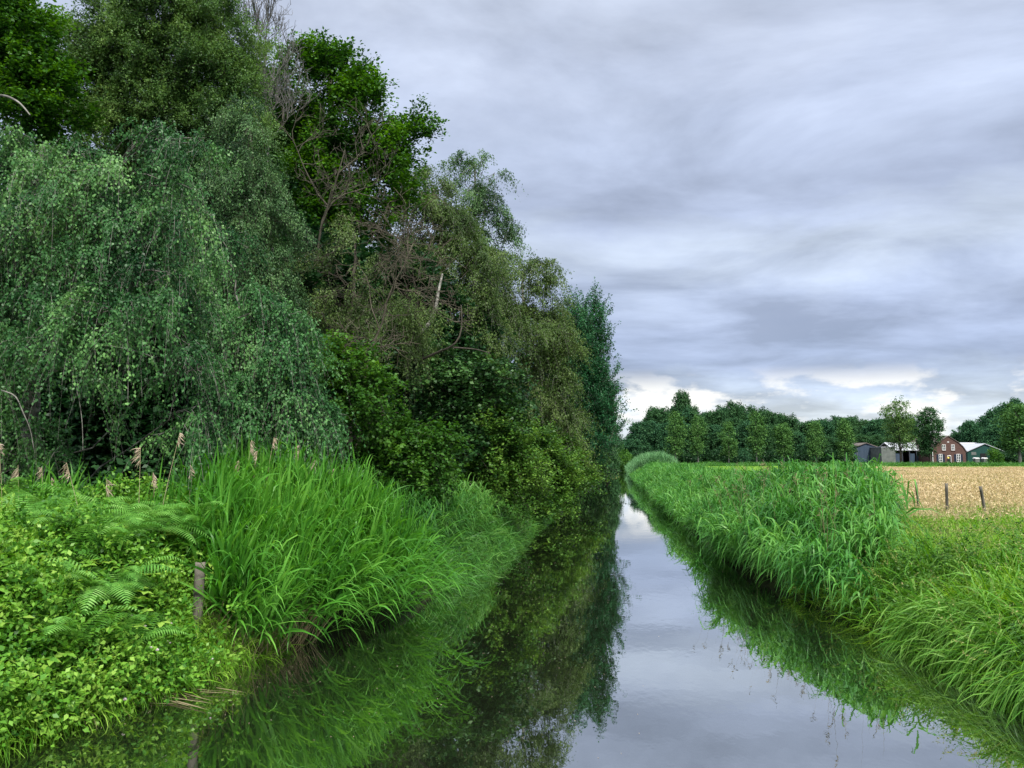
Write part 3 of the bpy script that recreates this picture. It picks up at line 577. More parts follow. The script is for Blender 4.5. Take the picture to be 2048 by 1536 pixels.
def brick_mat():
    m, t = newmat('brick'); n = t.nodes.new
    tcn = n('ShaderNodeTexCoord'); mpn = n('ShaderNodeMapping'); mpn.inputs['Rotation'].default_value = (math.pi/2, 0, 0); t.links.new(tcn.outputs['Object'], mpn.inputs[0])
    bt = n('ShaderNodeTexBrick'); bt.inputs['Scale'].default_value = 4; bt.inputs['Color1'].default_value = (.07, .032, .025, 1); bt.inputs['Color2'].default_value = (.10, .046, .036, 1); bt.inputs['Mortar'].default_value = (.12, .10, .085, 1); bt.inputs['Mortar Size'].default_value = .012
    t.links.new(mpn.outputs[0], bt.inputs['Vector'])
    p = n('ShaderNodeBsdfPrincipled'); p.inputs['Roughness'].default_value = .9; t.links.new(bt.outputs[0], p.inputs['Base Color'])
    o = n('ShaderNodeOutputMaterial'); t.links.new(p.outputs[0], o.inputs[0]); return m
M['brick'] = brick_mat()
M['white'] = solid_mat('white_paint', (.72, .72, .70), (.8, .8, .78), 2, .5)
M['navy'] = solid_mat('navy_paint', (.012, .018, .035), (.02, .028, .05), 2, .5)
M['glass'] = solid_mat('window_glass', (.02, .025, .03), (.05, .06, .07), 2, .08, spec=.8)
M['tile'] = solid_mat('roof_tile', (.09, .075, .065), (.15, .125, .11), 3, .8)
M['sheet'] = solid_mat('pale_roof_sheet', (.36, .37, .40), (.48, .49, .52), .8, .5, (6, .4, 1))
M['green_clad'] = solid_mat('green_cladding', (.006, .045, .035), (.010, .06, .046), 1, .6, (8, 1, .2))
M['blue_clad'] = solid_mat('blue_cladding', (.025, .045, .075), (.05, .075, .11), 1.6, .7, (6, 1, .15))
M['concrete'] = solid_mat('concrete', (.10, .115, .105), (.16, .175, .16), 1, .9)
M['dark_in'] = solid_mat('dark_opening', (.008, .008, .009), (.015, .015, .016), 1, .9)
M['timber'] = solid_mat('dark_timber', (.03, .035, .05), (.06, .065, .08), 2, .8, (1, 1, .2))

D_H = 190.0; q = D_H/F
hc = at(1898, 911, D_H); hz = float(ground_z(hc[0], hc[1]))
house = tag(empty('brick_farmhouse', (hc[0], hc[1], hz), YAW), 'brown brick farmhouse with a curved gable, white windows and dark shutters', 'house')
def HX(px): return (px-1898)*q
def HZ(py): return at(1898, py, D_H)[2]-hz
gab = [(-4.15, 0), (4.15, 0), (4.15, HZ(902)), (3.55, HZ(894)), (2.5, HZ(885.5)), (0, HZ(872.3)), (-2.5, HZ(885.5)), (-3.55, HZ(894)), (-4.15, HZ(902))]
poly('wall', *prism(gab, 0, 14), M['brick'], house)
rf = poly('roof', *slab([(-4.45, HZ(903.5)), (-4.15, HZ(902)), (-3.55, HZ(894)), (-2.5, HZ(885.5)), (0, HZ(872.3)), (2.5, HZ(885.5)), (3.55, HZ(894)), (4.15, HZ(902)), (4.45, HZ(903.5))], -.18, 14.2, .14), M['tile'], house)
box('chimney', (-.35, .35, 11, 11.7, HZ(873), HZ(866)), M['brick'], rf)
def window(x0, x1, y0, y1, rows):
    x0, x1, z0, z1 = HX(x0), HX(x1), HZ(y1), HZ(y0); fr = .09
    bs = [(x0, x0+fr, -.08, .02, z0, z1), (x1-fr, x1, -.08, .02, z0, z1), (x0+fr, x1-fr, -.08, .02, z1-fr, z1), (x0+fr, x1-fr, -.08, .02, z0, z0+fr*1.3), ((x0+x1)/2-.05, (x0+x1)/2+.05, -.078, .02, z0+fr*1.3, z1-fr)]
    for r_ in range(1, rows): zz = z0+(z1-z0)*r_/rows; bs += [(x0+fr, (x0+x1)/2-.05, -.075, .02, zz-.03, zz+.03), ((x0+x1)/2+.05, x1-fr, -.075, .02, zz-.03, zz+.03)]
    f_ = box('window', bs, M['white'], house)
    box('pane', (x0+fr, x1-fr, -.03, -.015, z0+fr, z1-fr), M['glass'], f_)
    box('sill', (x0-.1, x1+.1, -.16, 0, z0-.08, z0-.003), M['brick'], f_)
window(1884.6, 1891.9, 889, 900.7, 2); window(1903, 1910, 889, 900.7, 2)
window(1877.2, 1884.6, 908, 924, 3); window(1912.6, 1920.6, 908, 924, 3)
for a_, b2 in ((1872.8, 1876.8), (1885, 1889.2), (1908, 1912.2), (1921, 1925)):
    box('shutter', (HX(a_), HX(b2), -.06, -.004, HZ(924), HZ(908.6)), M['navy'], house)
dr_ = box('door', (HX(1895), HX(1901), -.02, .01, 0.0, HZ(912.6)), M['dark_in'], house)
box('frame', [(HX(1894.2), HX(1895), -.08, .02, 0, HZ(912)), (HX(1901), HX(1901.8), -.08, .02, 0, HZ(912)), (HX(1894.2), HX(1901.8), -.085, .02, HZ(912), HZ(910.6))], M['white'], dr_)
box('plaque', (HX(1895.6), HX(1899.4), -.05, -.003, HZ(884.7), HZ(883.2)), M['white'], house)
box('downpipe', (HX(1865)-.06, HX(1865)+.06, -.14, -.02, 0, HZ(902)), M['white'], house)

def shed(name, label, cxp, D, wpx, eave, ridge, depth, wall, roof, rot=0.0, eave_r=None):
    c = at(cxp, 911, D); gz = float(ground_z(c[0], c[1])); o = tag(empty(name, (c[0], c[1], gz), YAW+rot), label, 'barn'); h_ = lambda py: float(at(cxp, py, D)[2]-gz)
    hw = wpx*D/F/2; e1, r_ = h_(eave), h_(ridge); e2 = h_(eave_r) if eave_r else e1
    poly('wall', *prism([(-hw, 0), (hw, 0), (hw, e2), (0, r_), (-hw, e1)], 0, depth), wall, o)
    k = .35; poly('roof', *slab([(-hw-k, e1-k*(r_-e1)/hw), (0, r_), (hw+k, e2-k*(r_-e2)/hw)], -.3, depth+.3, .16), roof, o)
    return o, hw, e1, r_
o, hw, e1, r_ = shed('green_barn', 'dark green barn with a wide low gable next to the farmhouse', 1970, 204, 66, 903, 888, 22, M['green_clad'], M['sheet'], -.10, 902)
box('door', (-1.2, .4, -.06, -.004, 0, 2.3), M['dark_in'], o)
box('window', (-3.4, -2.2, -.05, -.004, 1.9, 2.7), M['concrete'], o)
o, hw, e1, r_ = shed('blue_barn', 'blue-grey clad barn with a low gable left of the concrete wall', 1733, 200, 56, 896.5, 886.5, 18, M['blue_clad'], M['tile'])
for x_ in (-2.4, 1.1): box('corner_strip', (x_-.06, x_+.06, -.05, -.004, 0, e1), M['concrete'], o)
def long_shed(name, label, x0, x1, D, eave, ridge, base_wall, roofm, open_=False):
    c = at((x0+x1)/2, 911, D); gz = float(ground_z(c[0], c[1])); o = tag(empty(name, (c[0], c[1], gz), YAW), label, 'shed'); hw = (x1-x0)*D/F/2
    e_, r2 = float(at(1898, eave, D)[2]-gz), float(at(1898, ridge, D+5)[2]-gz)
    v = [(-hw, 0, e_), (hw, 0, e_), (hw, 5, r2), (-hw, 5, r2), (hw, 10, e_), (-hw, 10, e_)]; up = [(x, y, z+.15) for x, y, z in v]
    poly('roof', v+up, [(0, 1, 2, 3), (3, 2, 4, 5), (6, 9, 8, 7), (9, 11, 10, 8), (0, 6, 7, 1), (1, 7, 8, 2), (2, 8, 10, 4), (4, 10, 11, 5), (5, 11, 9, 3), (3, 9, 6, 0)], roofm, o)
    if open_:
        box('wall', [(-hw, hw, 4, 4.2, 0, e_-.02), (-hw, -hw+.2, .3, 4, 0, e_-.02), (hw-.2, hw, .3, 4, 0, e_-.02)], base_wall, o)
        for k in range(6): xx = -hw+.4+(2*hw-.8)*k/5; box('post', (xx-.1, xx+.1, .15, .35, 0, e_-.02), M['timber'], o)
        for k in (0, 2, 3): xx = -hw+.6+(2*hw-.8)*k/5; box('partition', (xx, xx+1.3, .5, .6, 0, e_*.75), M['blue_clad'], o)
    else: box('wall', (-hw+.2, hw-.2, .3, 9.7, 0, e_-.02), base_wall, o)
    return o
long_shed('cattle_shed', 'long barn with a pale sheet roof directly behind the farmhouse', 1917, 1996, 222, 903, 886, M['green_clad'], M['sheet'])
long_shed('open_shed', 'open-fronted timber shed with a pale grey roof behind the airy birch', 1788, 1866, 196, 901, 886, M['dark_in'], M['sheet'], True)
c = at(1777, 911, 194); gz = float(ground_z(c[0], c[1])); o = tag(empty('concrete_silo', (c[0], c[1], gz), YAW), 'pale grey-green concrete silo wall between the blue barn and the open shed', 'silo')
box('wall', (-1.75, 1.75, 0, 6, 0, 3.9), M['concrete'], o); box('coping', (-1.85, 1.85, -.1, 6.1, 3.902, 4.05), M['sheet'], o)
# clipped hedge, two white covered loads, person
b = Buf(); h0 = at(1999, 911, 178); h1 = at(2110, 911, 178); n_ = 6000; tt = rng.random(n_)[:, None]
P = h0+(h1-h0)*tt; P[:, 2] = 1.2+rng.random(n_)**.6*1.25; P[:, :2] += rng.normal(size=(n_, 2))*.35
dr = sphere(n_); S = unit(np.cross(dr, sphere(n_))); leaves(b, P, dr, S, np.cross(S, dr), .3, .2, rng.random(n_))
tag(b.build('clipped_hedge', M['dark'], None), 'long dark clipped hedge beside the green barn', 'hedge')
for px_, lab in ((1952, 'white covered feed box parked nearest the farmhouse'), (1969, 'white covered feed box parked beside the garden bush')):
    c = at(px_, 911, 186); gz = float(ground_z(c[0], c[1])); o = tag(empty('feed_box', (c[0], c[1], gz), YAW), lab, 'feed box', 'white covered boxes in the yard')
    box('body', (-.5, .5, -.5, .5, .15, 1.0), M['concrete'], o); poly('cover', *prism([(-.56, 1.0), (.56, 1.0), (.5, 1.2), (.25, 1.32), (-.25, 1.32), (-.5, 1.2)], -.56, .56), M['white'], o)
def person(px_, D, label):
    c = at(px_, 911, D); gz = float(ground_z(c[0], c[1])); root = tag(empty('person', (c[0], c[1], gz), YAW), label, 'person')
    vs = [(0, 0, .92), (0, 0, 1.12), (0, 0, 1.35), (0, 0, 1.47), (0, -.02, 1.56), (0, -.02, 1.66), (.19, 0, 1.38), (.25, .02, 1.1), (.24, -.08, .86), (-.19, 0, 1.38), (-.26, .02, 1.1), (-.22, -.1, .88), (.1, 0, .86), (.11, -.02, .48), (.11, 0, .07), (.12, -.14, .03), (-.1, 0, .86), (-.12, .02, .48), (-.12, .04, .07), (-.13, -.10, .03)]
    es = [(0, 1), (1, 2), (2, 3), (3, 4), (4, 5), (2, 6), (6, 7), (7, 8), (2, 9), (9, 10), (10, 11), (0, 12), (12, 13), (13, 14), (14, 15), (0, 16), (16, 17), (17, 18), (18, 19)]
    rd = [.15, .15, .16, .06, .09, .085, .06, .045, .035, .06, .045, .035, .09, .06, .045, .035, .09, .06, .045, .035]
    def skin(nm, idx, mat, grow):
        mpx = {v: k for k, v in enumerate(idx)}
        me = bpy.data.meshes.new(nm); me.from_pydata([vs[k] for k in idx], [(mpx[a], mpx[c_]) for a, c_ in es if a in mpx and c_ in mpx], []); ob = link(nm, me, root, mat)
        md = ob.modifiers.new('skin', 'SKIN'); sv = me.skin_vertices[0].data
        for k, v in enumerate(idx): sv[k].radius = (rd[v]*grow,)*2
        sv[0].use_root = True; ob.modifiers.new('sub', 'SUBSURF').levels = 1
    skin('body', list(range(20)), solid_mat('skin', (.45, .28, .2)), 1.0)
    skin('yellow_top', [0, 1, 2, 6, 7, 9, 10], solid_mat('yellow_cloth', (.6, .5, .06), (.68, .58, .1)), 1.18)
    skin('trousers', [0, 12, 13, 14, 16, 17, 18], solid_mat('dark_cloth', (.02, .025, .04)), 1.18)
    bs = Buf(); an = np.linspace(0, 2*math.pi, 9)[:-1]; pr = [(.10, 1.66), (.105, 1.70), (.085, 1.76), (.03, 1.79)]
    V = np.array([[(r_*math.cos(a_), r_*math.sin(a_)+.0, z_) for a_ in an] for r_, z_ in pr]); i_ = np.arange(3)[:, None]*8; j_ = np.arange(8)[None]
    bs.add(V, np.stack((i_+j_, i_+(j_+1) % 8, i_+8+(j_+1) % 8, i_+8+j_), -1), .5); bs.build('hair', M['straw'], root)
person(1896.2, 186, 'person in a yellow top standing before the dark farmhouse door')

# ------------------------------------------------------------------ reeds and grasses
def sstep(t): t = np.clip(t, 0, 1); return t*t*(3-2*t)
def swirl(x, y, a, f=1.0, seed=0):
    s_ = np.random.default_rng(seed); vx, vy = 0*x, 0*x
    for k in range(5):
        w_ = s_.normal(size=2)*(1.1+.8*k)*f; vx = vx+np.sin(w_[0]*x+w_[1]*y+s_.uniform(0, 6)); vy = vy+np.sin(w_[1]*x-w_[0]*y+s_.uniform(0, 6))
    return np.stack((vx*a/2, vy*a/2, 0*x), -1)
def on_ground(x, y, dz=0): return np.stack((x, y, ground_z(x, y)+dz), -1)
def reeds(buf, x, y, h, lean, nl=9, ll=(.35, .6), lw=(.018, .030), droop=(.5, 1.3), segs=4, up=1.0, tint0=.5, dbuf=None):
    n_ = len(x); P = on_ground(x, y, -.05); h = np.broadcast_to(h, (n_,))
    D = unit(Z+lean+rng.normal(size=(n_, 3))*.09); S = unit(np.cross(D, rng.normal(size=(n_, 3)))); bend = np.abs(rng.normal(size=n_))*.10
    st = ribbons(buf if dbuf is None else dbuf, P, D, S, h, .009, bend, 5, .3, base=1)
    ct = rng.random(n_)*.4+tint0-.2+.28*swirl(x, y, .5, .7, 77)[:, 0]
    f = (np.arange(nl)[None]+rng.uniform(0, 1, (n_, nl)))/nl*.72+.28; kk = f*5; i0 = np.minimum(kk.astype(int), 4); fr = (kk-i0)[..., None]; ii = np.arange(n_)[:, None]
    LP = (st[ii, i0]*(1-fr)+st[ii, i0+1]*fr).reshape(-1, 3)
    az = rng.uniform(0, 2*math.pi, (n_, 1))+np.arange(nl)[None]*math.pi+rng.normal(size=(n_, nl))*.5
    el = up*(.55+.75*f)+rng.normal(size=f.shape)*.2
    LD = unit(np.stack((np.cos(az)*np.cos(el), np.sin(az)*np.cos(el), np.sin(el)), -1)+lean*.8 if np.ndim(lean) == 1 else np.stack((np.cos(az)*np.cos(el), np.sin(az)*np.cos(el), np.sin(el)), -1)+lean[:, None]*.8).reshape(-1, 3)
    SS = unit(np.cross(LD, Z+rng.normal(size=LD.shape)*.35))
    m_ = len(LP); ribbons(buf, LP, LD, SS, rng.uniform(*ll, m_), rng.uniform(*lw, m_), rng.uniform(*droop, m_), segs, np.clip(np.repeat(ct, nl)+rng.normal(size=m_)*.16, 0, 1))
def scatter(n_, px0, px1, d0, d1, side=None, u0=-.2, u1=99):
    "random ground points inside a wedge of view: photo columns px0..px1, depth d0..d1, kept by their distance from the water's edge"
    D = np.sqrt(rng.uniform(d0**2, d1**2, n_*4)); p_ = at(rng.uniform(px0, px1, n_*4), 911, D); x, y = p_[:, 0], p_[:, 1]
    u = np.where(side == 'L', xl(y)-x, x-xr(y)) if side else np.maximum(xl(y)-x, x-xr(y))
    k = (u > u0) & (u < u1); return x[k][:n_], y[k][:n_], u[k][:n_]
def blades(buf, x, y, h, wd, lean, droop, segs=4, tint=None, jit=.3):
    n_ = len(x); D = unit(Z+lean+rng.normal(size=(n_, 3))*np.array((jit, jit, .1))); S = unit(np.cross(D, rng.normal(size=(n_, 3))))
    return ribbons(buf, on_ground(x, y, -.04), D, S, h, wd, droop, segs, rng.random(n_)*.8+.1 if tint is None else tint)
def seedheads(buf, tips, dirs, n_each=6, L=.05, W=.012, span=.16):
    n_ = len(tips); t_ = rng.uniform(0, 1, (n_, n_each)); P = tips[:, None]-dirs[:, None]*(t_*span)[..., None]
    ld = unit(dirs[:, None]*.7+rng.normal(size=(n_, n_each, 3))*.5-Z*.25); S = unit(np.cross(ld, rng.normal(size=ld.shape)))
    leaves(buf, P, ld, S, np.cross(S, ld), L*rng.uniform(.7, 1.3, (n_, n_each)), W, rng.random((n_, n_each)))

# left clump of bright reeds
b = Buf(); db = Buf()
def uni(n_, y0, y1, u0, u1, sideL=True, pw=1.0):
    y = rng.uniform(y0, y1, n_); u = u0+(u1-u0)*rng.random(n_)**pw; return (xl(y)-u if sideL else xr(y)+u), y, u
x, y, u = uni(1700, 10.7, 15.8, .0, 3.0)
k = (u < .25+(y-10.5)*1.1); x, y, u = x[k], y[k], u[k]
wat = np.clip(1-u/1.3, 0, 1)
lean = np.stack((.08+.34*wat, -.08-.12*wat, 0*wat), -1)
reeds(b, x, y, rng.uniform(1.0, 1.55, len(x))*(1+.15*swirl(x, y, .5, .8, 42)[:, 0])-.25*wat+.05, lean+swirl(x, y, .12, 1, 43), 9, (.55, 1.0), (.034, .056), (.08, .8), 5, 1.12, tint0=.55)
y2 = rng.uniform(11.6, 15.2, 46); x2 = xl(y2)-rng.uniform(-.1, .5, 46); l2 = np.stack((rng.uniform(.7, 1.5, 46), rng.uniform(-.6, .1, 46), 0*y2), -1)
reeds(b, x2, y2, rng.uniform(1.3, 2.1, 46), l2, 8, (.5, .9), (.03, .05), (.3, 1.2), 5)
tag(b.build('reed_bed', M['reed'], None), 'bright green reed bed with long arching leaves beside the weathered post', 'reeds', None, 'stuff')
# dry bases of those reeds at the water
n_ = 420; y = rng.uniform(10.5, 12.3, n_); x = xl(y)-rng.uniform(-.12, .4, n_)
blades(db, x, y, rng.uniform(.4, 1.0, n_), .011, np.array((.35, -.15, 0)), .12, 4)
n_ = 160; y = rng.uniform(8.3, 10.6, n_); x = xl(y)-rng.uniform(-.05, .3, n_)
blades(db, x, y, rng.uniform(.25, .6, n_), .009, np.array((.6, -.2, 0)), .8, 4)
for q_ in range(9):
    yy = rng.uniform(8.7, 10.0); xx = xl(yy)+rng.uniform(.05, .7); az = rng.uniform(-.5, .5)
    ribbons(db, np.array([[xx, yy, .012+.002*q_]]), np.array([[math.cos(az), math.sin(az), 0]]), np.array([[-math.sin(az), math.cos(az), 0]]), rng.uniform(.3, .8), .03, 0., 4, .8)
tag(db.build('dry_reed_stubble', M['reed_dry'], None), 'tan dead reed stalks at the waterline under the bright reeds', 'dead reeds', None, 'stuff')
# stray reed tufts behind the ferns
b = Buf()
for px_, d, n_ in ((112, 12.4, 26), (190, 12.6, 14), (60, 12.8, 8), (330, 12.4, 14), (400, 12.6, 30)):
    c = at(px_, 911, d); x = c[0]+rng.normal(size=n_)*.14; y = c[1]+rng.normal(size=n_)*.14
    reeds(b, x, y, rng.uniform(.9, 1.35, n_), np.array((.12, 0, 0)), 7, (.45, .8), (.03, .045), (.2, .7), up=1.25)
tag(b.build('reed_tufts', M['reed'], None), 'loose upright reed tufts growing among the ferns', 'reeds', None, 'stuff')
# mown-looking mound of softer grass further along the left bank
b = Buf(); x, y, u = uni(15000, 16.5, 27, -.1, 3.2)
blades(b, x, y, rng.uniform(.4, 1.0, len(x))*(1+.4*swirl(x, y, .5, .9, 8)[:, 0]), rng.uniform(.018, .034, len(x)), np.stack((.4*np.clip(1.4-u, 0, 1.2)+.05, -.1+0*u, 0*u), -1)+swirl(x, y, .4, 1.2, 4), rng.uniform(.4, 1.5, len(x)), 4, jit=.4)
x, y, u = uni(900, 17, 25, .5, 3)
reeds(b, x, y, rng.uniform(.7, 1.25, len(x)), np.array((.15, 0, 0)), 7, (.45, .8), (.03, .045))
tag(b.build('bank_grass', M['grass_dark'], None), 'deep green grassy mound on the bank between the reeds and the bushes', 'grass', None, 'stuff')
# left bank further on: low water-edge growth under the bushes
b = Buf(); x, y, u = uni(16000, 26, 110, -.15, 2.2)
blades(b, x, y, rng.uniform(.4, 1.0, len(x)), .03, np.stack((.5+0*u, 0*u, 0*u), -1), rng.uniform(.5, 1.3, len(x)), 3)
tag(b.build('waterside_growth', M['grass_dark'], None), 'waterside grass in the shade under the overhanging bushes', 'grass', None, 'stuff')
b = Buf(); y = rng.uniform(108, 127, 5000); x = xl(y)-rng.uniform(0, 5, 5000)
blades(b, x, y, rng.uniform(.25, .5, 5000), .06, np.array((0, 0, 0.)), .5, 3)
y = rng.uniform(150, 176, 5000); x = xl(y)-rng.uniform(-2, 5, 5000); blades(b, x, y, rng.uniform(.3, .6, 5000), .08, np.array((0, 0, 0.)), .5, 3)
tag(b.build('pale_bank_grass', M['seed'], None), 'pale dry grass on the low spit at the far bend of the canal', 'grass', None, 'stuff')

# right bank: big reed clump, long reed belt, far grey-green clump
b = Buf(); y = np.sqrt(rng.uniform(14.2**2, 25**2, 3600)); u = rng.uniform(.0, 4.6, 3600); k = (swirl(rng.uniform(0, 0, 3600)+xr(y)+u, y, 1, 1.1, 51)[:, 0] > -.55-.5*(u > 1.6)) & (u < (y-14.3)*1.6) & (u+xr(y) < .333*y+rng.normal(size=3600)*.12); x, y, u = (xr(y)+u)[k], y[k], u[k]
wat = np.clip(1-u/1.8, 0, 1); lean = np.stack((-.08-.26*wat, -.10-.1*wat, 0*wat), -1)+swirl(x, y, .13, 1, 44)
reeds(b, x, y, (1.35+1.25*sstep(u/2.4)-ground_z(x, y))*rng.uniform(.72, 1.05, len(x))*(1+.26*swirl(x, y, .5, .9, 41)[:, 0]), lean, 9, (.5, .9), (.032, .052), (.6, 1.5), tint0=.5)
tag_dry = Buf(); n_ = 260; k = rng.choice(len(x), n_, False); hd = (2.5+rng.uniform(-.5, .45, n_)-ground_z(x[k], y[k]))
pd = blades(tag_dry, x[k], y[k], np.maximum(.5, hd), .012, np.array((-.08, -.05, 0)), .1, 4, jit=.16)
sel = rng.random(n_) < .4; seedheads(tag_dry, pd[sel, -1], unit(pd[sel, -1]-pd[sel, -2]), 9, .09, .016, .2)
tag(tag_dry.build('dry_reed_stems', M['reed_dry'], None), 'scattered straw-coloured dead stems standing in the tall reed clump', 'dead reeds', None, 'stuff')
tag(b.build('reed_bed', M['reed_r'], None), 'tall dense reed clump beside the golden hay field', 'reeds', None, 'stuff')
b = Buf(); y = 24+(88-24)*rng.random(7500)**1.25; u = rng.uniform(-.1, 4.0, 7500); k = (u < 4.2-(y-24)*.022) & (swirl(xr(y)+u, y, 1, .6, 52)[:, 0] > -.6-.5*(u > 1.4)); x, y, u = (xr(y)+u)[k], y[k], u[k]
wat = np.clip(1-u/1.6, 0, 1); lean = np.stack((-.07-.25*wat, -.08+0*wat, 0*wat), -1)+swirl(x, y, .13, .6, 45); hh = (1.15+(np.interp(y, (24, 30, 60, 90), (2.45, 2.1, 2.1, 2.1))-1.15)*sstep(u/1.9)-ground_z(x, y))*rng.uniform(.75, 1.05, len(y))*(1+.24*swirl(x, y, .5, .55, 46)[:, 0])
reeds(b, x, y, hh, lean, 8, (.45, .8), (.035, .06), (.5, 1.4), 3)
tag(b.build('reed_belt', M['reed_r'], None), 'long belt of green reeds following the canal into the distance', 'reeds', None, 'stuff')
b = Buf(); y = rng.uniform(88, 112, 3000); u = rng.uniform(-.3, 5.2, 3000); k = ((y-100)/12)**2+((u-2.4)/2.9)**2 < 1; x, y, u = (xr(y)+u)[k], y[k], u[k]
reeds(b, x, y, 1.8*np.sqrt(np.maximum(.25, 1-((u-2.4)/3.2)**2)), np.array((-.06, 0, 0)), 7, (.6, .95), (.05, .08), (.3, .9), 3)
y = rng.uniform(112, 160, 1600); u = rng.uniform(-.1, 3.5, 1600)
reeds(b, xr(y)+u, y, rng.uniform(.8, 1.2, 1600), np.array((-.1, 0, 0)), 6, (.5, .8), (.05, .08), (.4, 1), 3)
tag(b.build('reed_clump', M['reed_far'], None), 'rounded grey-green reed clump far along the canal', 'reeds', None, 'stuff')
# near right bank: meadow grass with seed heads
b = Buf(); sb = Buf()
x, y, u = scatter(52000, 1560, 2200, 8.6, 28, 'R', .0)
dz = np.clip(1.4-u, 0, 1.2)
hgt = rng.uniform(.35, .85, len(x))*np.interp(y, (13, 19), (1, .36))*(1+.5*swirl(x, y, .5, .8, 9)[:, 0])
pp = blades(b, x, y, hgt, np.maximum(.016, .0009*y)*rng.uniform(.7, 1.5, len(x)), np.stack((-.4*dz, -.15*dz, 0*dz), -1)+swirl(x, y, .38, 1, 3), rng.uniform(.3, 1.5, len(x)), 4, jit=.4)
y3 = rng.uniform(-3, 9.5, 9000); u3 = rng.uniform(0, 9, 9000)**1.1; x3 = xr(y3)+u3
blades(b, x3, y3, rng.uniform(.35, .8, 9000), rng.uniform(.014, .026, 9000), np.stack((-.3*np.clip(1.4-u3, 0, 1.2), 0*u3, 0*u3), -1)+swirl(x3, y3, .38, 1, 3), rng.uniform(.3, 1.5, 9000), 4, jit=.4)
y3 = rng.uniform(-3, 7.4, 6000); u3 = rng.uniform(0, 8, 6000); x3 = xl(y3)-u3
blades(b, x3, y3, rng.uniform(.3, .7, 6000), rng.uniform(.014, .026, 6000), swirl(x3, y3, .38, 1, 3), rng.uniform(.3, 1.5, 6000), 4, jit=.4)
tag(b.build('meadow_grass', M['grass'], None), 'sunlit yellow-green meadow grass covering the near slope of the bank', 'grass', None, 'stuff')
k = rng.choice(len(x), 1700, False); x2, y2 = x[k], y[k]; sb2 = Buf(); n_ = len(k)
pp = blades(sb2, x2, y2, rng.uniform(.75, 1.15, n_)*np.interp(y2, (13, 19), (1, .42)), .005, np.stack((-.3*dz[k], -.1*dz[k], 0*dz[k]), -1), rng.uniform(.1, .5, n_), 4)
seedheads(sb2, pp[:, -1], unit(pp[:, -1]-pp[:, -2]), 8, .045, .012, .18)
tag(sb2.build('grass_seed_heads', M['seed'], None), 'pale flowering grass heads above the meadow grass', 'grass heads', None, 'stuff')
# lush tufts and overhanging sedge at the near water's edge
b = Buf()
for _ in range(60):
    yy = rng.uniform(8.4, 15); uu = rng.uniform(.3, 3.6); cx_ = xr(yy)+uu; n_ = int(rng.integers(50, 120))
    blades(b, cx_+rng.normal(size=n_)*.16, yy+rng.normal(size=n_)*.16, rng.uniform(.6, 1.25, n_), rng.uniform(.022, .04, n_), np.array((-.1, -.05, 0)), rng.uniform(.5, 1.5, n_), 5, jit=.42)
x, y, u = uni(3400, 7.6, 13.2, -.02, .75, False)
blades(b, x, y, rng.uniform(.55, 1.15, len(x)), rng.uniform(.018, .036, len(x)), np.stack((-.6+0*u, -.2+0*u, 0*u), -1)+swirl(x, y, .5, 1.5, 5), rng.uniform(.6, 1.8, len(x)), 6, jit=.35)
tag(b.build('sedge_fringe', M['sedge'], None), 'glossy arching sedge leaves hanging into the water below the meadow', 'sedge', None, 'stuff')
# broad-leaved weeds among the grass of the slope
b = Buf(); x, y, u = uni(800, 8, 16, .1, 2.8, False); k = swirl(x, y, 1, .9, 21)[:, 0] > .1; x, y, u = x[k], y[k], u[k]
P = on_ground(x, y)+np.stack((0*u, 0*u, rng.uniform(.1, .6, len(x))), -1); foliage(b, None, 'shrub', P, unit(np.stack((rng.normal(size=len(x))*.5-.3, rng.normal(size=len(x))*.5-.3, .5+0*u), -1)), .7, .6)
tag(b.build('bank_weeds', M['shrub'], None), 'leafy weeds mixed into the grass of the slope by the sedge', 'weeds', None, 'stuff')
# hay field
b = Buf(); hb = Buf()
x, y, u = scatter(90000, 1750, 2250, 21, 72, 'R', 4.6)
d_ = (x*FWD[0]+y*FWD[1]); k = rng.random(len(x)) < np.clip((d_-20)/7, .05, 1); x, y, d_ = x[k], y[k], d_[k]; n_ = len(x)
pp = blades(b, x, y, rng.uniform(.55, .85, n_)*np.interp(d_, (20, 24.5, 27), (.35, .4, 1)), .0005*y*rng.uniform(.5, 1.0, n_), np.array((.05, -.05, 0)), rng.uniform(.05, .35, n_), 3, jit=.16)
seedheads(b, pp[:, -1], unit(pp[:, -1]-pp[:, -2]), 3, .09, .03, .16)
tag(b.build('hay_meadow', M['hay'], None), 'golden ripe hay meadow behind the old fence posts', 'hay field', None, 'stuff')
# field grass beyond, and the rough verge before the farm
b = Buf(); x, y, u = scatter(16000, 1420, 2200, 66, 128, 'R', 6)
blades(b, x, y, rng.uniform(.06, .16, len(x)), .0016*y, np.array((0, 0, 0.)), .6, 2)
tag(b.build('mown_field', M['grass'], None), 'light green mown field strip beyond the hay', 'field', None, 'stuff')
b = Buf(); D = rng.uniform(130, 146, 22000); p_ = at(rng.uniform(1250, 2200, 22000), 911, D); x, y = p_[:, 0], p_[:, 1]; k = x > xr(y)+2; x, y = x[k], y[k]
blades(b, x, y, rng.uniform(.5, 1.0, len(x))*(1+.2*np.sin(x*.8)), .10, np.array((0, 0, 0.)), rng.uniform(.3, .9, len(x)), 3, jit=.4)
tag(b.build('rough_verge', M['grass_dark'], None), 'rough green verge running in front of the farm and avenue', 'verge', None, 'stuff')

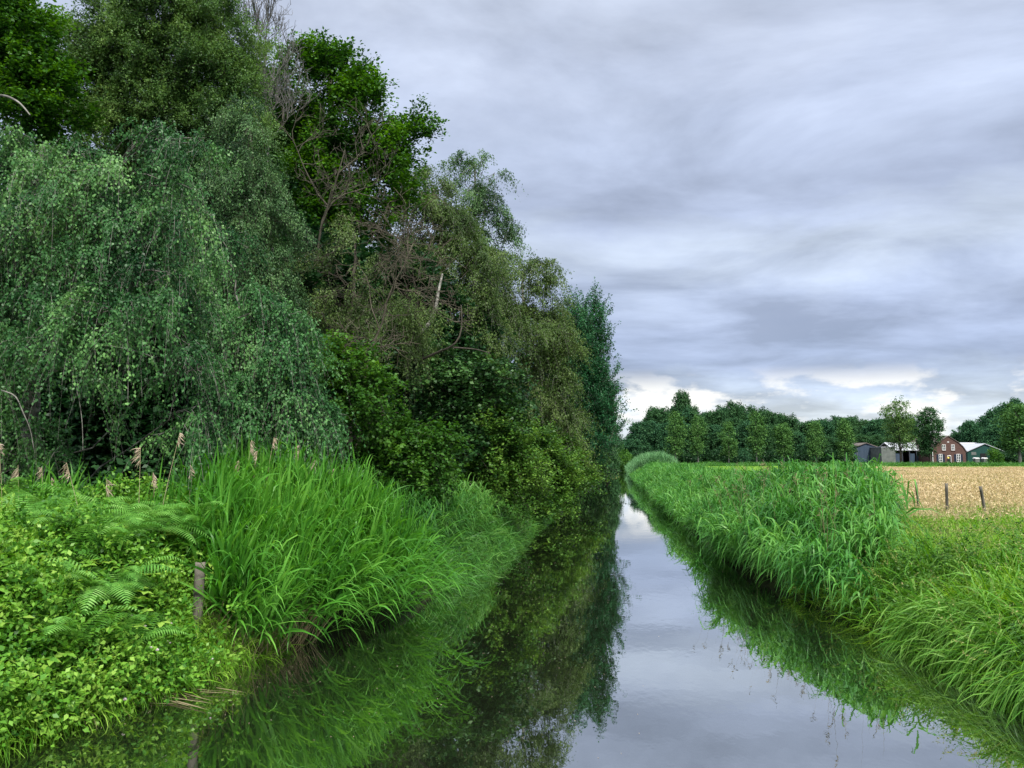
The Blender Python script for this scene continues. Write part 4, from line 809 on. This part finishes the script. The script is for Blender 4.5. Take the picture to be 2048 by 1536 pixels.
# ------------------------------------------------------------------ brambles, ferns and weeds on the near left bank
b = Buf(); tw = Buf()
def left_pts(n_, d0, d1, px0, px1): return scatter(n_, px0, px1, d0, d1, 'L', .0)
x, y, u = left_pts(9500, 7.2, 13.5, -260, 450); k = rng.random(len(x)) < np.where(u > 3.2, .6, 1); x, y, u = x[k], y[k], u[k]
hgt = rng.uniform(.05, .8, len(x))*np.clip(.62+u*.3, .6, 1.0)*np.clip(1+1.1*swirl(x, y, .5, 1.3, 13)[:, 0], .3, 1.7)
P = on_ground(x, y)+np.stack((.25*np.clip(1-u, 0, 1), 0*u, hgt), -1)
POST = at(400, 1126, 10.95)
def clear_post(P):
    f = (P[:, :2]-POST[:2]) @ unit(-POST[:2]); l = (P[:, 0]-POST[0])*POST[1]/np.hypot(*POST[:2])-(P[:, 1]-POST[1])*POST[0]/np.hypot(*POST[:2])
    return ~((np.abs(l) < .42) & (f > -.3) & (f < 2.2) & (P[:, 2] > .42))
k = clear_post(P); P = P[k]; x = x[k]; u = u[k]
foliage(b, b, 'bramble', P, unit(np.stack((rng.normal(size=len(x))*.5+.35, rng.normal(size=len(x))*.5-.3, .4+0*u), -1)), .8, .88)
x, y, u = left_pts(1500, 7.2, 13, -200, 400); k = swirl(x, y, 1, .8, 33)[:, 1] > -.1; x, y, u = x[k], y[k], u[k]
P = on_ground(x, y, .15); P = P[clear_post(P)]; foliage(b, b, 'nettle', P, np.tile(Z, (len(P), 1)), 1, 1)
x, y, u = left_pts(480, 7.2, 13, -200, 430); P = on_ground(x, y)+np.stack((.2*np.clip(1-u, 0, 1), 0*u, rng.uniform(.3, .95, len(x))), -1); P = P[clear_post(P)]; n_ = len(P)
for k in range(5):      # five-leaved bramble sprays
    az = k*2*math.pi/5+rng.random(n_)*.4; ld = unit(np.stack((np.cos(az), np.sin(az), -.15+rng.normal(size=n_)*.15), -1)); S = unit(np.cross(ld, Z+rng.normal(size=ld.shape)*.2))
    leaves(b, P, ld, S, np.cross(S, ld), rng.uniform(.08, .17, n_), rng.uniform(.05, .11, n_), np.clip(rng.normal(size=n_)*.2+.8, 0, 1))
tag(b.build('bramble_thicket', M['bramble'], None), 'leafy bramble and nettle thicket covering the near bank beside the post', 'brambles', None, 'stuff')
b = Buf(); x, y, u = uni(9000, 7.2, 11.6, -.05, 1.7)
blades(b, x, y, rng.uniform(.3, .8, len(x)), rng.uniform(.010, .02, len(x)), np.stack((.4+0*u, -.25+0*u, 0*u), -1), rng.uniform(.5, 1.5, len(x)), 5)
tag(b.build('bank_edge_grass', M['grass'], None), 'fine grass drooping to the water below the brambles', 'grass', None, 'stuff')

def fern_mesh(seed):
    s = np.random.default_rng(seed); fb = Buf(); nf = int(s.integers(6, 9))
    for q_ in range(nf):
        az = q_*2*math.pi/nf+s.normal()*.3; L = s.uniform(.65, .95); el = s.uniform(.75, 1.15)
        K = 27; pos = np.zeros((K, 3)); d_ = np.array((math.cos(az)*math.cos(el), math.sin(az)*math.cos(el), math.sin(el)))
        for k in range(1, K): pos[k] = pos[k-1]+unit(d_-Z*1.25*(k/K)*.95)*L/K
        T = unit(np.gradient(pos, axis=0)); side = unit(np.cross(T, Z))
        tubes(fb, pos[None], np.linspace(.005, .0015, K)[None], 3, .2)
        f = np.linspace(0, 1, K)[5:]; ln = .24*np.sin(np.pi*np.clip(f*.8+.2, 0, 1))**.8*(1-f*.35)+.012
        for sg in (-1, 1):
            ld = unit(side[5:]*sg+T[5:]*.35-Z*.12); S = unit(np.cross(ld, np.cross(side[5:], T[5:])+s.normal(size=ld.shape)*.12))
            ribbons(fb, pos[5:], ld, S, ln, .016, .25, 3, np.clip(.5+s.normal(size=len(ld))*.12+s.normal()*.15, 0, 1), 1.0, .9)
    return fb
protos = []
for k in range(3):
    o = fern_mesh(60+k).build('fern', M['fern'], None); protos.append(o)
fspots = [(170, 1190, 9.6), (215, 1150, 9.9), (250, 1110, 10.2), (120, 1100, 10.4), (200, 1060, 10.9), (260, 1240, 9.4), (280, 1030, 11.6), (230, 1020, 12.0), (160, 1030, 11.8), (90, 1050, 11.4), (310, 1010, 12.3), (140, 1310, 8.8), (60, 1160, 9.8), (390, 1040, 11.8), (40, 1030, 12.0), (250, 1000, 12.8), (180, 1000, 12.9), (140, 1140, 10.0), (210, 1100, 10.3), (260, 1060, 11.0), (130, 1060, 11.0), (360, 1020, 12.2), (300, 1050, 11.4), (220, 1180, 9.7), (90, 1230, 9.3), (30, 1100, 10.4)]
flabel = 'feathery light green fern among the brambles on the near bank'
for k, (px_, py_, d) in enumerate(fspots):
    c = at(px_, py_, d); c = np.array((c[0], c[1], max(float(ground_z(c[0], c[1]))+(.55 if d < 10.3 else .85), c[2]-.4)))
    if k < 3: o = protos[k]; o.location = tuple(c)
    else: o = protos[k % 3].copy(); COL.objects.link(o); o.location = tuple(c)
    o.rotation_euler = (rng.normal()*.15, rng.normal()*.15, rng.uniform(0, 6.28)); s_ = rng.uniform(.95, 1.3); o.scale = (s_,)*3
    tag(o, flabel, 'fern', 'ferns on the near bank')

# dry reed stalks with last year's plumes
def plume_stalk(px0, py0, px1, py1, d, label, size=1.0):
    a_, b2 = at(px0, py0, d), at(px1, py1, d); a_[2] = float(ground_z(a_[0], a_[1])) if a_[2] < 1.6 else a_[2]
    foot = np.array((a_[0]-(b2[0]-a_[0])*.3, a_[1], float(ground_z(a_[0], a_[1]))-.05))
    root = empty('dry_reed', foot); tag(root, label, 'dry reed')
    st = Buf(); ln = resample(np.array([foot, a_, b2]), 10); tubes(st, ln[None], np.linspace(.005, .003, 10)[None], 5, .5); st.build('stalk', M['straw'], root, foot)
    pb = Buf(); n_ = 30; T = unit(ln[-1]-ln[-2]); t_ = rng.random(n_)
    P = b2-T*(t_*.26*size)[:, None]; sidev = unit(RIGHT*rng.choice((-1, 1))+rng.normal(size=3)*.3)
    ld = unit(T*.55+sidev*.45+rng.normal(size=(n_, 3))*.22-Z*.85); S = unit(np.cross(ld, rng.normal(size=(n_, 3))))
    ribbons(pb, P, ld, S, rng.uniform(.07, .2, n_)*size, .013, .5, 4, rng.random(n_), .8, .5)
    pb.build('plume', M['plume'], root, foot)
pl = [(5, 1000, -2, 885, 11.6, 'dry reed plume cut by the picture edge, in front of the dark birch shade'), (38, 1010, 36, 930, 11.8, 'straight dry reed with a narrow plume near the picture edge'), (86, 985, 84, 935, 12.2, 'short slim dry reed plume beside the upright reed tuft'),
      (163, 1040, 133, 925, 11.4, 'leaning dry reed with a shaggy drooping double plume'), (104, 990, 103, 955, 12.5, 'tiny thin dry reed behind the reed tuft'), (214, 995, 213, 957, 12.0, 'thick pale drooping reed plume low above the ferns'), (278, 1010, 281, 893, 11.9, 'tall upright dry reed with a flat-topped plume'),
      (309, 1000, 306, 945, 12.2, 'small hanging reed plume between the two tallest dry reeds'), (322, 1020, 360, 865, 11.8, 'tallest dry reed, leaning over with a one-sided plume'), (380, 985, 380, 930, 12.4, 'dry reed plume at the start of the bright reeds'), (480, 975, 478, 920, 13.5, 'dry reed plume rising from the top of the reed bed'),
      (490, 975, 503, 880, 13.6, 'tall dry reed above the reed bed with a nodding tip'), (505, 970, 515, 902, 13.8, 'bushy dry reed plume in the middle of the dry group'), (530, 975, 548, 875, 13.9, 'slanting dry reed furthest over in the dry group'), (598, 970, 599, 890, 14.2, 'lone thin dry reed before the pale birch twigs'), (620, 970, 632, 920, 14.3, 'low fluffy dry reed plume near the hazel'), (665, 975, 669, 937, 14.5, 'last dry reed plume at the end of the reed bed')]
for q_ in pl: plume_stalk(*q_, rng.uniform(.6, 1.0))

# ------------------------------------------------------------------ posts
def post(px_, ytop, d, wpx, label, tilt=0, h_over=None):
    top = at(px_, ytop, d); gz = float(ground_z(top[0], top[1])); r_ = wpx*d/F/2; root = np.array((top[0], top[1], gz-.3))
    pb = Buf(); zs = np.linspace(gz-.3, top[2], 9); K = 12; an = np.arange(K)*2*math.pi/K; rr = r_*(1+.07*np.sin(3*an)+.04*rng.normal(size=K))
    V = np.array([[(top[0]+tilt*(z_-top[2])+rr[j]*math.cos(an[j])*(1 if z_ < top[2]-.02 else .94), top[1]+rr[j]*math.sin(an[j]), z_+(.015*math.sin(2*an[j]+1) if k_ == 8 else 0)) for j in range(K)] for k_, z_ in enumerate(zs)])
    V = np.concatenate((V, np.array([[(top[0], top[1], top[2]+.004)]*K])))
    i_ = np.arange(9)[:, None]*K; j_ = np.arange(K)[None]
    pb.add(V, np.stack((i_+j_, i_+(j_+1) % K, i_+K+(j_+1) % K, i_+K+j_), -1), .5)
    o = pb.build('wooden_post', M['wood_post'], None, root); o.location = tuple(root); tag(o, label, 'post')
post(400, 1126, 10.95, 20, 'weathered round wooden post at the water between brambles and reeds', .02)
post(1893, 967, 24, 5.6, 'grey upright fence post standing clear of the hay', .02)
post(1832, 965, 25, 4.4, 'pale fence post half hidden by grass next to the tall reeds', -.06)
post(1961, 973, 23.5, 6, 'stubby brown fence post with a dead stem against it', -.12)

# clover heads and floating bits
cb = None
spots = [(315, 1300, 9.1, 1.0), (205, 1231, 9.3, .8), (263, 1231, 9.6, .9), (290, 1252, 9.5, .9), (261, 1260, 9.4, .7), (302, 1295, 9.2, .8), (158, 1338, 8.7, 1.0), (250, 1399, 8.9, 1.1), (334, 1283, 9.6, .9), (340, 1286, 9.6, .7), (342, 1247, 9.9, .8), (425, 1318, 10.0, .7)]
for px_, py_, d, s_ in spots:
    c = at(px_, py_, d)
    if cb is None:
        cbuf = Buf(); n_ = 60; dr = sphere(n_); dr[:, 2] = np.abs(dr[:, 2])*1.1-.2; dr = unit(dr); S = unit(np.cross(dr, sphere(n_))); leaves(cbuf, dr*.004, dr, S, np.cross(S, dr), .017, .008, rng.random(n_))
        sbuf = Buf(); tubes(sbuf, curve_pts((0, 0, -.28), (0, 0, 0), 5, 0, .05)[None], np.full((1, 5), .0016), 4, .5)
        M['clover'] = leaf_mat('clover_petal', [(.5, .34, .42), (.72, .62, .66), (.8, .76, .76)], .25, .6, .2)
        cb = empty('clover_flower', c); ck = [cbuf.build('flower_head', M['clover'], cb), sbuf.build('stem', M['fern'], cb)]; o = cb; o.scale = (s_,)*3
    else: o = copy_tree(cb, ck, c, rng.uniform(0, 6), (s_,)*3)
    tag(o, 'small pinkish white clover head among the bramble leaves', 'flower', 'clover flowers on the near bank')
b = Buf(); n_ = 420; y = rng.uniform(8, 22, n_); x = xl(y)+rng.random(n_)*(xr(y)-xl(y))*.62*rng.random(n_)**.8; az = rng.uniform(0, 6.28, n_)
ld = np.stack((np.cos(az), np.sin(az), 0*az), -1); S = np.stack((-np.sin(az), np.cos(az), 0*az), -1)
leaves(b, np.stack((x, y, 0*x+.004), -1), ld, S, np.tile(Z, (n_, 1)), rng.uniform(.008, .028, n_), rng.uniform(.006, .014, n_), rng.random(n_), 0.02)
tag(b.build('floating_debris', M['plume'], None), 'tiny pale leaf scraps floating on the dark water', 'debris', None, 'stuff')
